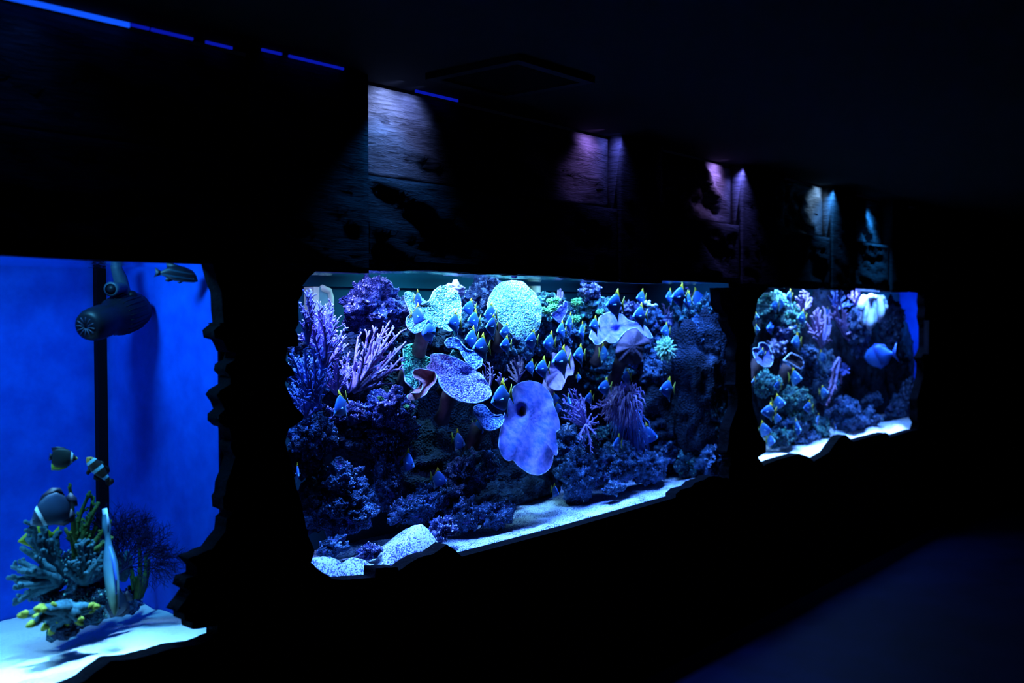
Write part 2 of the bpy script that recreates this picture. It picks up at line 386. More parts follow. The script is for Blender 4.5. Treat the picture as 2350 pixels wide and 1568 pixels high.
# light leaking over the frieze, stood in for by added glowing blue boxes
M['strip'] = emis('blue_leak_glow', (.005, .09, 1), 1.0)
M['strip2'] = emis('dim_blue_leak_glow', (.005, .02, 1), .35)
segs = [(-60, 300, .0075, 'strip', 'thick bright blue line of leaking light at the ceiling, top left'), (303, 345, .003, 'strip2', 'first thin dash of blue light right of the thick line'), (350, 445, .0035, 'strip2', 'longer thin dash of blue light over the left slab'),
        (475, 535, .003, 'strip2', 'short faint blue dash left of the wide pilaster'), (603, 648, .003, 'strip2', 'short blue dash over the left edge of the wide pilaster'), (665, 790, .003, 'strip2', 'thin blue dash over the wide pilaster'),
        (955, 1052, .004, 'strip2', 'rightmost blue dash, over the lit blue slab')]
for a, b, hgt, mt, l in segs:
    v0 = 0
    yy = -.030 if not (590 < a < 850) else PY-.016
    za = ZC-.004
    p0 = PZ(a, 300, za); 
    # x where this column meets the wall plane
    x0 = P(a, 200, yy).x; x1 = P(b, 200, yy).x
    m = MB(); m.box((x0, yy, za-hgt), (x1, yy+.006, za+.0035)); o = m.build('light_leak_glow', M[mt], origin=(x0, yy, za), smooth=False)
    tag(o, l, 'light strip', 'blue light leaking under the ceiling')
# light spilling over the frieze
def wash(u, v, col, pw, dx=0, ang=70, dn=.08):
    p = P(u, v, 0); spot('frieze_light', (p.x+dx, -.085, ZC-.006), (p.x, .0, ZC-dn), pw*.35, col, ang, 1, .012)
wash(880, 200, (.30, .42, 1), 19, 0, 104, .07)
wash(930, 212, (.22, .32, 1), 10, 0, 104, .07)
wash(880, 205, (.02, .26, 1), 16, 0, 90, .35)
wash(1345, 315, (.38, .22, 1), 9, 0, 104, .06)
wash(1385, 325, (.14, .16, 1), 5, 0, 120)
wash(1638, 392, (.42, .26, 1), 22, 0, 104, .07)
wash(1675, 400, (.18, .18, 1), 14, 0, 90, .3)
wash(1875, 440, (.30, .60, 1), 12, 0, 100, .07)
wash(1885, 440, (.04, .32, 1), 18, 0, 80, .3)
wash(1995, 475, (.02, .30, 1), 60, 0, 80, .25)
wash(40, 40, (.02, .16, 1), .5, 0, 120, .3)

# ceiling vent
vc = PZ(1172, 172, ZC)
r = empty('ceiling_vent', (vc.x, vc.y, ZC)); tag(r, 'square dark ventilation grille set in the ceiling', 'vent')
M['vent'] = plain('vent_metal', (.006, .007, .014), .6, .1)
m = MB()
for a, b in (((-.17, -.17), (.17, -.14)), ((-.17, .14), (.17, .17)), ((-.17, -.14), (-.14, .14)), ((.14, -.14), (.17, .14))):
    m.box((vc.x+a[0], vc.y+a[1], ZC-.018), (vc.x+b[0], vc.y+b[1], ZC))
m.build('frame', M['vent'], r, smooth=False)
for i in range(9):
    m = MB(); x = vc.x-.13+i*.0325
    m.slab([(x, vc.y-.14, ZC-.002), (x+.018, vc.y-.14, ZC-.014), (x+.018, vc.y+.14, ZC-.014), (x, vc.y+.14, ZC-.002)], (0, 0, 1), .002)
    m.build('slat', M['black'], r, smooth=False)
# small wall box right of the far window
p = P(2133, 770, -OPT)
m = MB(); m.box((p.x-.11, -OPT-.03, p.z-.12), (p.x+.11, -OPT, p.z+.10)); o = m.build('wall_box', M['vent'], origin=(p.x, -OPT-.03, p.z-.12), smooth=False)
tag(o, 'small dark square box on the wall right of the far window', 'box')
# thin plate below the long window
p = P(1447, 1213, -OPT)
m = MB(); m.box((p.x-.05, -OPT-.008, p.z-.005), (p.x+.05, -OPT, p.z+.006)); o = m.build('handle_plate', M['vent'], origin=(p.x, -OPT, p.z), smooth=False)
tag(o, 'thin faint handle plate under the long reef window', 'handle')

# ================================================================== TANKS
M['blue_panel'] = surf('blue_painted_panel', [(.35, (.0, .055, .55)), (.65, (.0, .095, .75))], 9, .55, .25, .006, detail=5)
M['teal_panel'] = surf('teal_painted_panel', [(.35, (.0, .045, .075)), (.65, (.0, .06, .095))], 3, .7, .05)
M['tank_base'] = plain('tank_base', (.05, .06, .08), .8)
def tank(x0, x1, back, right, left, label, zb=.55):
    r = empty('aquarium_tank', ((x0+x1)/2, GY, zb)); tag(r, label, 'aquarium')
    def part(name, a, b, mt):
        m = MB(); m.box(a, b); return m.build(name, mt, r, smooth=False)
    part('glass_pane', (x0, GY-.008, zb), (x1, GY, ZW+.03), M['glass'])
    part('back_panel', (x0, TD, zb), (x1, TD+.01, 2.0), back)
    part('right_panel', (x1, GY, zb), (x1+.01, TD, 2.0), right)
    part('left_panel', (x0-.01, GY, zb), (x0, TD, 2.0), left)
    part('base', (x0, GY, zb-.02), (x1, TD, zb), M['tank_base'])
    part('light_block_lid', (x0-.01, GY-.02, 2.0), (x1+.01, TD+.01, 2.01), M['black'])  # unseen lid added to keep lamp light out of the room
    part('light_block_front', (x0, GY-.008, ZW+.03), (x1, GY, 2.0), M['black'])  # unseen board added to stop light leaking through the slab gaps
    # water surface, rippled
    nx, ny = int((x1-x0)/.03), 18; m = MB()
    m.add([(x0+(x1-x0)*i/nx, GY+.001+(TD-GY-.002)*j/ny, ZW+.0055*noise.noise(Vector((x0+(x1-x0)*i/nx*1, j*.25, 3)))*2) for j in range(ny+1) for i in range(nx+1)],
          [(j*(nx+1)+i, j*(nx+1)+i+1, (j+1)*(nx+1)+i+1, (j+1)*(nx+1)+i) for j in range(ny) for i in range(nx)])
    m.build('water_surface', M['water'], r)
    return r
X1R = 1.47
t1 = tank(-1.1, X1R, M['blue_panel'], M['blue_panel'], M['blue_panel'], 'bright blue tank with bare blue walls and white sand at the left')
t2 = tank(1.66, 4.36, M['teal_panel'], M['teal_panel'], M['teal_panel'], 'long reef tank in the middle, filled with rocks, corals and fish')
t3 = tank(4.40, 8.25, M['teal_panel'], M['blue_panel'], M['teal_panel'], 'far reef tank at the right with a strip of blue end wall')
m = MB(); m.box((X1R-.030, TD-.022, .56), (X1R-.001, TD-.001, 1.68)); m.build('corner_seal', M['silicone'], t1, smooth=False)
# waterline ledge on tank 2's back wall
m = MB(); m.box((1.7, TD-.012, ZW-.036), (4.34, TD-.0005, ZW-.033)); m.build('back_ledge', M['teal_panel'], t2, smooth=False)

# ---- sand
def sandmat(name, base, dark, spk=220, amt=.18):
    m, nt, out = newmat(name)
    tc = N(nt, 'ShaderNodeTexCoord'); b = N(nt, 'ShaderNodeBsdfPrincipled'); b.inputs['Roughness'].default_value = .9; b.inputs['Specular IOR Level'].default_value = .1
    v = N(nt, 'ShaderNodeTexNoise'); v.inputs['Scale'].default_value = spk; v.inputs['Detail'].default_value = 3
    n = N(nt, 'ShaderNodeTexNoise'); n.inputs['Scale'].default_value = 11; n.inputs['Detail'].default_value = 5
    for t in (v, n): nt.links.new(tc.outputs['Object'], t.inputs['Vector'])
    a = N(nt, 'ShaderNodeMath', operation='MULTIPLY_ADD'); nt.links.new(n.outputs['Fac'], a.inputs[0]); a.inputs[1].default_value = .35; nt.links.new(v.outputs['Fac'], a.inputs[2])
    r = ramp(nt, [(.38+amt, dark), (.56+amt*.7, base)]); nt.links.new(a.outputs[0], r.inputs['Fac'])
    nt.links.new(r.outputs[0], b.inputs['Base Color'])
    bp = N(nt, 'ShaderNodeBump'); bp.inputs['Strength'].default_value = .7; bp.inputs['Distance'].default_value = .004
    nt.links.new(v.outputs['Fac'], bp.inputs['Height']); nt.links.new(bp.outputs[0], b.inputs['Normal']); nt.links.new(b.outputs[0], out.inputs['Surface'])
    return m
M['sand1'] = sandmat('fine_white_sand', (.85, .86, .88), (.7, .74, .8), 120, .02)
M['sand2'] = sandmat('speckled_coral_sand', (.70, .75, .88), (.05, .08, .26), 190, .20)
M['sand3'] = sandmat('white_rubble_sand', (.9, .88, .95), (.35, .32, .6), 90, .13)
def lin(tab, x):
    if x <= tab[0][0]: return tab[0][1]
    for (a, b), (c, d) in zip(tab, tab[1:]):
        if x <= c: return b+(d-b)*(x-a)/(c-a)
    return tab[-1][1]
def sand(name, x0, x1, hfun, mat, label, nx=220, ny=44, cat='sand'):
    m = MB()
    ys = [GY+.002]+[GY+.026+(TD-GY-.030)*(j/ny)**1.4 for j in range(ny+1)]
    for j, y in enumerate(ys):
        for i in range(nx+1):
            x = x0+(x1-x0)*i/nx
            z = hfun(x, ys[1] if j == 0 else y)
            if j == 0: z -= .10
            else: z += .010*noise.fractal(Vector((x*7, y*9, 1.3)), 1, 2, 3)+.0025*noise.noise(Vector((x*55, y*55, 0)))
            m.v.append(Vector((x, y, z)))
    for j in range(len(ys)-1):
        for i in range(nx):
            A = j*(nx+1)+i; m.f.append((A, A+1, A+nx+2, A+nx+1))
    o = m.build(name, mat, origin=((x0+x1)/2, GY, .6)); tag(o, label, cat, kind='stuff')
    return o
def h1(x, y):
    z = 1.5-.835-.05*max(0, min(1, (y-.12)/.4))*max(0, min(1, (1.35-x)/.6))
    z -= .012*math.exp(-((x-1.3)/.2)**2)
    return z
sand('sand_bed', -1.09, X1R-.002, h1, M['sand1'], 'smooth white sand bed in the left blue tank')
prof = [(700,1300),(714,1290),(726,1287),(745,1282),(760,1283),(780,1290),(795,1300),(808,1292),(820,1283),(835,1284),(850,1293),(870,1297),(888,1290),(900,1275),(912,1253),(925,1250),(935,1249),(945,1235),(958,1218),(970,1203),(985,1215),(1000,1238),(1015,1257),(1030,1270),(1100,1254),(1220,1223),(1235,1216),(1265,1207),(1290,1206),(1440,1163),(1450,1153),(1475,1146),(1500,1149),(1530,1140),(1600,1116),(1660,1100)]
ptab = []
for u, v in prof:
    p = P(u, v, GY+.026); ptab.append((p.x, p.z))
ZS2 = lin(ptab, P(1150, 1241, GY+.026).x)
def h2(x, y):
    g = lin(ptab, x); wgt = math.exp(-((y-GY-.026)/.10)**2)
    base = ZS2-.005-.05*max(0, min(1, (y-.24)/.2))*(1 if x < 3.0 else 0)
    if x < 2.25: base += .03*max(0, (2.25-x)/.5)
    # ridge that runs back to the left from the peak
    px_ = P(970, 1203, GY+.026).x
    rd = .075*math.exp(-((x-(px_+.10*(y-.06)))/.10)**2)*math.exp(-((y-.10)/.11)**2)
    return base*(1-wgt)+g*wgt + rd*(1-wgt)
sand('sand_bed', 1.665, 4.355, h2, M['sand2'], 'speckled white coral sand bed in the long reef tank', 420, 60)
prof3 = [(1731,1068),(1740,1064),(1760,1053),(1800,1043),(1835,1046),(1850,1052),(1880,1036),(1903,1014),(1940,1015),(1970,1007),(2000,1000),(2022,1002),(2050,996),(2090,989)]
ptab3 = [(P(u, v, GY+.026).x, P(u, v, GY+.026).z) for u, v in prof3]
def h3(x, y):
    g = lin(ptab3, x); wgt = math.exp(-((y-GY-.026)/(.12 if x < 5.35 else .03))**2)
    return g*wgt+(.71+.03*noise.noise(Vector((x*4, y*8, 4))))*(1-wgt)
sand('sand_bed', 4.405, 8.245, h3, M['sand3'], 'coarse white rubble sand in the far reef tank', 300, 40)
# ================================================================== BUILDERS FOR THE REEF
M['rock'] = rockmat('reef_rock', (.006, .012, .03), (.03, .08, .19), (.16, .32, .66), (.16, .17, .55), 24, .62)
M['rock_teal'] = rockmat('algae_covered_rock', (.006, .016, .025), (.022, .07, .13), (.12, .34, .46), (.08, .50, .26), 30, .64)
M['rock_violet'] = rockmat('coralline_rock', (.010, .012, .05), (.045, .06, .24), (.26, .28, .75), (.62, .50, .95), 36, .62)
M['rock_shaded'] = rockmat('shade_darkened_rock', (.003, .006, .014), (.007, .015, .04), (.022, .05, .11), None, 14)  # shaded copy of the reef rock, cave shade darkened into the colour
M['pink'] = surf('pink_violet_polyps', [(.25, (.18, .10, .30)), (.6, (.46, .27, .58))], 120, .8, .8, .003)
M['violet'] = surf('violet_soft_coral', [(.25, (.16, .11, .46)), (.6, (.46, .30, .76))], 110, .8, .8, .003)
M['indigo'] = surf('blue_soft_coral', [(.25, (.05, .10, .42)), (.6, (.16, .28, .80))], 110, .8, .8, .003)
M['greenhair'] = surf('glowing_green_tentacles', [(.25, (.20, .75, .55)), (.6, (.70, 1, .75))], 90, .6, .4)
M['white'] = surf('white_blue_soft_coral', [(.25, (.55, .6, .95)), (.6, (.9, .9, 1))], 80, .7, .5)
M['green'] = surf('green_star_polyps', [(.3, (.05, .30, .15)), (.65, (.35, .80, .30))], 110, .8, .9, .003)
M['orange'] = surf('red_brown_underside', [(.3, (.24, .09, .12)), (.7, (.48, .19, .22))], 50, .8, .3)
M['brown'] = surf('dusky_stalk', [(.3, (.035, .018, .035)), (.7, (.09, .045, .07))], 40, .8, .4)
M['plum'] = surf('plum_outer_skin', [(.3, (.04, .025, .05)), (.7, (.10, .06, .11))], 40, .8, .4)
M['rim'] = surf('pale_growing_rim', [(.3, (.30, .36, .75)), (.7, (.62, .66, .95))], 70, .7, .3)
M['cream_polyp'] = surf('cream_green_polyps', [(.05, (.95, .95, .70)), (.30, (.50, .72, .48)), (.62, (.08, .22, .24))], 165, .8, 1, .006, 'voronoi')
M['cyan_polyp'] = surf('cyan_polyps', [(.06, (.40, 1, .75)), (.40, (.16, .75, .60)), (.68, (.01, .12, .16))], 140, .8, 1, .006, 'voronoi')
M['violet_polyp'] = surf('violet_polyps', [(.06, (.80, .62, 1)), (.42, (.45, .34, .90)), (.74, (.06, .08, .42))], 155, .8, 1, .005, 'voronoi')
M['blue_polyp'] = surf('blue_polyps', [(.06, (.50, .60, 1)), (.42, (.20, .30, .85)), (.70, (.03, .07, .32))], 120, .8, 1, .005, 'voronoi')
M['ear'] = surf('fine_velvet_blue_coral', [(.38, (.035, .065, .30)), (.62, (.19, .14, .48))], 30, .8, .3, .003, detail=8)
M['ear_rose'] = surf('fine_velvet_rose_coral', [(.35, (.20, .12, .28)), (.65, (.36, .20, .42))], 60, .8, .4, .003, detail=8)

CRUST_GLINT = {'rock': 'crust_glint_blue', 'rock_teal': 'crust_glint_teal', 'rock_violet': 'crust_glint_violet'}  # pale polyp bumps that also stand in for speckled highlights
M['crust_glint_blue'] = surf('blue_crust_glints', [(.35, (.10, .20, .50)), (.65, (.40, .55, .95))], 60, .8, .5)
M['crust_glint_teal'] = surf('teal_crust_glints', [(.35, (.08, .24, .30)), (.65, (.35, .80, .70))], 60, .8, .5)
M['crust_glint_violet'] = surf('violet_crust_glints', [(.35, (.22, .20, .60)), (.65, (.75, .68, 1))], 60, .8, .5)
XMAX = 4.33
def fitY(u, v, Y, pad=.0):
    """keep a thing in front of the end wall of its own tank"""
    while Y > GY+.03 and P(u, v, Y).x > XMAX-pad: Y -= .01
    return Y
def rock(name, u, v, ru, rv, Y, mat, label, ryf=.8, seed=None, sub=5, amp=1.0, group=None, cat='rock', top=0):
    if 1400 < u < 1700: Y = fitY(u, v, Y, .02)
    s = S(u, v, Y); c = P(u, v, Y); seed = seed if seed is not None else (u*13+v*7) % 97
    ang = math.atan2(abs((c-EYE).y), (c-EYE).x)
    rx = ru*s/max(.45, math.sin(ang)); rz = rv*s; ry = min(rx, rz)*ryf
    ry = min(ry, TD-.01-Y, Y-GY-.01) if Y < TD-.05 else ry
    ry = max(ry, .03)
    bm = bmesh.new(); bmesh.ops.create_icosphere(bm, subdivisions=sub, radius=1)
    sv = Vector((seed*1.37, seed*.71, seed*.19)); R_ = (rx+rz)/2
    big = min(1, R_/.06)
    for q in bm.verts:
        n = q.co.normalized()
        w0 = Vector((n.x*rx, n.y*ry, n.z*rz))
        d = 1 + amp*(.34*noise.noise(n*1.5+sv) + .24*noise.noise(n*3.1+sv*2))
        p = w0*d
        a = noise.voronoi(p*28+sv)[0][0]; b = noise.noise(p*75+sv); e = noise.noise(p*150+sv)
        off = amp*big*((.5-a)*.030 + b*.011 + e*.006 - .012*max(0, noise.noise(p*22+sv*3)-.1)*3)
        q.co = p + n*off
        y = q.co.y+c.y
        if y > TD-.004: q.co.y = TD-.004-c.y
        if y < GY+.006: q.co.y = GY+.006-c.y
        xm = XMAX+.02 if c.x < 4.37 else 8.24
        if q.co.x+c.x > xm: q.co.x = xm-c.x
    bm.normal_update()
    me = bpy.data.meshes.new(name); bm.to_mesh(me)
    me.polygons.foreach_set('use_smooth', [True]*len(me.polygons)); me.materials.append(M[mat])
    o = bpy.data.objects.new(name, me); COL.objects.link(o); o.location = c
    tag(o, label, cat, group)
    if mat in CRUST_GLINT:  # polyp bumps on upper faces, highlights put into their pale colour
        rng = random.Random(seed); m = MB(); cand = [q for q in bm.verts if q.normal.z > -.1 and q.normal.y < .35 and noise.noise((q.co+c)*14+sv) > -.12]
        k = int(min(300, 12+rx*rz*26000))
        for q in (rng.sample(cand, min(k, len(cand))) if cand else []):
            r = rng.uniform(.0012, .0034)*(1 if c.x < 4.37 else 1.6); m.ball(q.co+q.normal*r*.4, (r*rng.uniform(.7, 1.3), r, r*rng.uniform(.8, 1.8)), 5, 4)
        if m.v: m.build('polyp_crust_glints', M[CRUST_GLINT[mat]], o, origin=(0, 0, 0))['kind'] = 'stuff'
    bm.free()
    return o

def resample(pts, n, smooth=2):
    L = [0]
    k = len(pts)
    for i in range(k): L.append(L[-1]+math.dist(pts[i], pts[(i+1) % k]))
    out = []
    j = 0
    for i in range(n):
        t = L[-1]*i/n
        while L[j+1] < t: j += 1
        f = (t-L[j])/max(1e-9, L[j+1]-L[j]); a, b = pts[j], pts[(j+1) % k]
        out.append((a[0]+(b[0]-a[0])*f, a[1]+(b[1]-a[1])*f))
    for _ in range(smooth):
        out = [((out[i-1][0]+2*out[i][0]+out[(i+1) % n][0])/4, (out[i-1][1]+2*out[i][1]+out[(i+1) % n][1])/4) for i in range(n)]
    return out
def plate(label, pts, ctr, Y, mat, tilt=.7, cup=.02, wav=.012, rim='rim', under='brown', th=.010, cat='coral', bumpy=.0032, nb=240, nr=56, seed=1, stalk=True, name='plate_coral', rimr=.0035, cupfn=None):
    """a leafy plate: bowl-shaped sheet tilted back, with a rounded rim and a stalk behind"""
    b = resample(pts, nb); cu_, cv_ = ctr
    c0 = P(cu_, cv_, Y)
    r = empty(name, c0); tag(r, label, cat)
    def pos(t, k):
        u = cu_+(b[k][0]-cu_)*t; v = cv_+(b[k][1]-cv_)*t
        p0 = P(u, v, Y)
        ang = 2*math.pi*k/nb
        dy = tilt*(p0.z-c0.z) + cup*(1-t*t) + wav*t*t*noise.noise(Vector((math.cos(ang)*2.2, math.sin(ang)*2.2, seed)))*2
        if cupfn: dy += cupfn(u, v)
        # slide along the line of sight so the outline stays where it is
        yy = max(GY+.02, min(TD-.02, Y+dy))
        return P(u, v, yy)
    rows = [[pos(0, 0)]]
    for i in range(1, nr+1): rows.append([pos(i/nr, k) for k in range(nb)])
    fr, bk = MB(), MB()
    def mk(off, m, flip, nz):
        idx = []
        for i, row in enumerate(rows):
            ids = []
            for k, p in enumerate(row):
                nrm = Vector((0, -1, tilt)).normalized()
                q = p + nrm*(off*(1-(i/nr)**4*.7))
                if nz: q = q + nrm*bumpy*(noise.noise(p*170)+.6*noise.noise(p*330))*1.6
                m.v.append(q); ids.append(len(m.v)-1)
            idx.append(ids)
        for k in range(nb):
            k2 = (k+1) % nb
            f = (idx[0][0], idx[1][k], idx[1][k2]); m.f.append(f if not flip else f[::-1])
            for i in range(1, nr):
                f = (idx[i][k], idx[i+1][k], idx[i+1][k2], idx[i][k2]); m.f.append(f if not flip else f[::-1])
        return idx
    mk(th/2, fr, False, True); mk(-th/2, bk, True, False)
    fr.build('polyp_face', M[mat], r); bk.build('underside', M[under], r)
    if rim:
        m = MB(); pts3 = [rows[-1][k] for k in list(range(nb))+[0]]
        m.tube(pts3, [rimr*.65*(1+.5*noise.noise(p*60)) for p in pts3], 6, False); m.build('rim', M[rim], r)
    if stalk:
        m = MB(); bot = c0+Vector((.0, .10, -.16)); bot.y = min(bot.y, TD-.03)
        a = rows[0][0]+Vector((0, .035, -.035))
        m.tube([a, a.lerp(bot, .35)+Vector((0, .01, -.01)), a.lerp(bot, .7), bot], [.036, .028, .024, .03], 12); m.build('stalk', M[under], r)
    return r

def basis(c):
    f = (c-EYE); f.z = 0; f.normalize()
    return Vector((f.y, -f.x, 0)), Vector((0, 0, 1)), f
def clampy(p):
    p.y = max(GY+.012, min(TD-.012, p.y)); return p
def bush(label, u, v, targets, Y, mat, r0=.007, r1=.0028, nsub=7, sub_len=.35, sub_ang=.6, name='branching_coral', cat='coral', seed=1, droop=0, tips=None, group=None, sides=6, spreadY=.05, knob=0, lvl2=0, wig=.15, trunk=None):
    """fingers growing from one base towards the given picture points, each with side twigs"""
    rng = random.Random(seed*77+int(u)); c = P(u, v, Y); r = empty(name, c); tag(r, label, cat, group)
    m = MB(); mt = MB(); ex, ez, ef = basis(c)
    def finger(a, b, ra, rb, n=7, bend=.12):
        L = (b-a).length; off = Vector((rng.uniform(-1, 1), rng.uniform(-1, 1), rng.uniform(-.5, 1)))*L*bend
        pts = []
        for i in range(n+1):
            t = i/n; p = a.lerp(b, t)+off*math.sin(math.pi*t)+Vector((0, 0, -droop*L*t*t))
            p += Vector([rng.uniform(-1, 1)*wig*ra for _ in range(3)])
            pts.append(clampy(p))
        rd = [ra+(rb-ra)*i/n for i in range(n+1)]
        if knob: rd = [q*(1+knob*rng.uniform(-1, 1)) for q in rd]
        m.tube(pts, rd, sides)
        return pts, rd
    for (tu, tv) in targets:
        b = P(tu, tv, Y)
        s = S(tu, tv, Y); dy = rng.uniform(-spreadY, spreadY)
        b = clampy(P(tu, tv, max(GY+.02, min(TD-.02, Y+dy))))
        pts, rd = finger(c, b, r0, r1, 8, .07)
        L = (b-c).length; D0 = (b-c).normalized()
        if tips: mt.tube([pts[-2].lerp(pts[-1], .5), pts[-1], pts[-1]+D0*r1*1.5], [r1*1.12, r1*1.25, r1*.7], sides)
        for k in range(nsub):
            t = .25+.72*(k+rng.random())/nsub; i = min(len(pts)-2, int(t*(len(pts)-1)))
            a = pts[i].lerp(pts[i+1], t*(len(pts)-1)-i)
            dr = (D0 + (ex*rng.uniform(-1, 1)+ez*rng.uniform(-.6, 1)+ef*rng.uniform(-1, 1)*.6)*sub_ang*1.3).normalized()
            l = L*sub_len*rng.uniform(.5, 1.1)*(1.15-t*.6)
            rr = rd[i]*.8
            e = clampy(a+dr*l); p2, r2 = finger(a, e, rr, r1*.9, 4, .1)
            if tips and rng.random() < .5: mt.tube([p2[-2].lerp(p2[-1], .4), p2[-1], p2[-1]+dr*r1*1.2], [r1*1.1, r1*1.2, r1*.6], sides)
            for kk in range(lvl2):
                dr2 = (dr + (ex*rng.uniform(-1, 1)+ez*rng.uniform(-.5, 1)+ef*rng.uniform(-1, 1)*.5)*sub_ang).normalized()
                a2 = p2[rng.randrange(1, 4)]; finger(a2, clampy(a2+dr2*l*rng.uniform(.4, .7)), rr*.8, r1*.8, 3, .08)
    m.build('branches', M[mat], r)
    if tips: mt.build('branch_tips', M[tips], r)
    return r
def hair(label, u, v, ru, rv, Y, mat, n=120, l=.03, r=.0018, name='anemone', cat='coral', seed=1, droop=0.0, down=0.0, base='rock_shaded', group=None, tips=None):
    """ball of tentacles round a knobby base"""
    rng = random.Random(seed*31+int(u)); c = P(u, v, Y); s = S(u, v, Y); ex, ez, ef = basis(c)
    o = empty(name, c); tag(o, label, cat, group); m = MB(); A, B = ru*s, rv*s
    for k in range(n):
        d = Vector((rng.gauss(0, 1), rng.gauss(0, 1), rng.gauss(0, 1))).normalized()
        if d.dot(ef) > .5: d = d - ef*2*d.dot(ef)
        e = ex*d.x*A+ez*d.z*B+ef*-abs(d.y)*min(A, B)
        a = c+e*.45; q = rng.uniform(.75, 1.1)
        b = c+e*q; sd = Vector([rng.uniform(-1, 1) for _ in range(3)])*l*.5
        p = [a, a.lerp(b, .5)+sd*.4, b+sd*.6+Vector((0, 0, -droop*l)), b+sd+(b-a).normalized()*l*.3+Vector((0, 0, -l*(droop*2+down)))]
        m.tube([clampy(x) for x in p], [r*1.3, r*1.1, r, r*.8], 5)
    m.build('tentacles', M[mat], o)
    mb = MB(); mb.ball(c, (A*.55, min(A, B)*.5, B*.55), 14, 9); mb.build('base', M[base], o)
    return o
def lobes(label, balls, Y, mat, name='soft_coral', cat='coral', group=None, seed=1):
    """one fleshy body of merged rounded lobes given as (u, v, ru, rv)"""
    u0, v0 = balls[0][:2]; c = P(u0, v0, Y); r = empty(name, c); tag(r, label, cat, group)
    m = MB()
    for i, (u, v, a, b) in enumerate(balls):
        p = P(u, v, Y + (i % 3-1)*.008); s = S(u, v, Y); k0 = len(m.v)
        m.ball(p, (a*s*1.25, min(a, b)*s*.8, b*s), 16, 12)
        for q in range(k0, len(m.v)):
            d = m.v[q]-p; m.v[q] = p+d*(1+.28*noise.noise(m.v[q]*38+Vector((seed, 0, 0)))+.10*noise.noise(m.v[q]*120))
    m.build('body', M[mat], r)
    return r
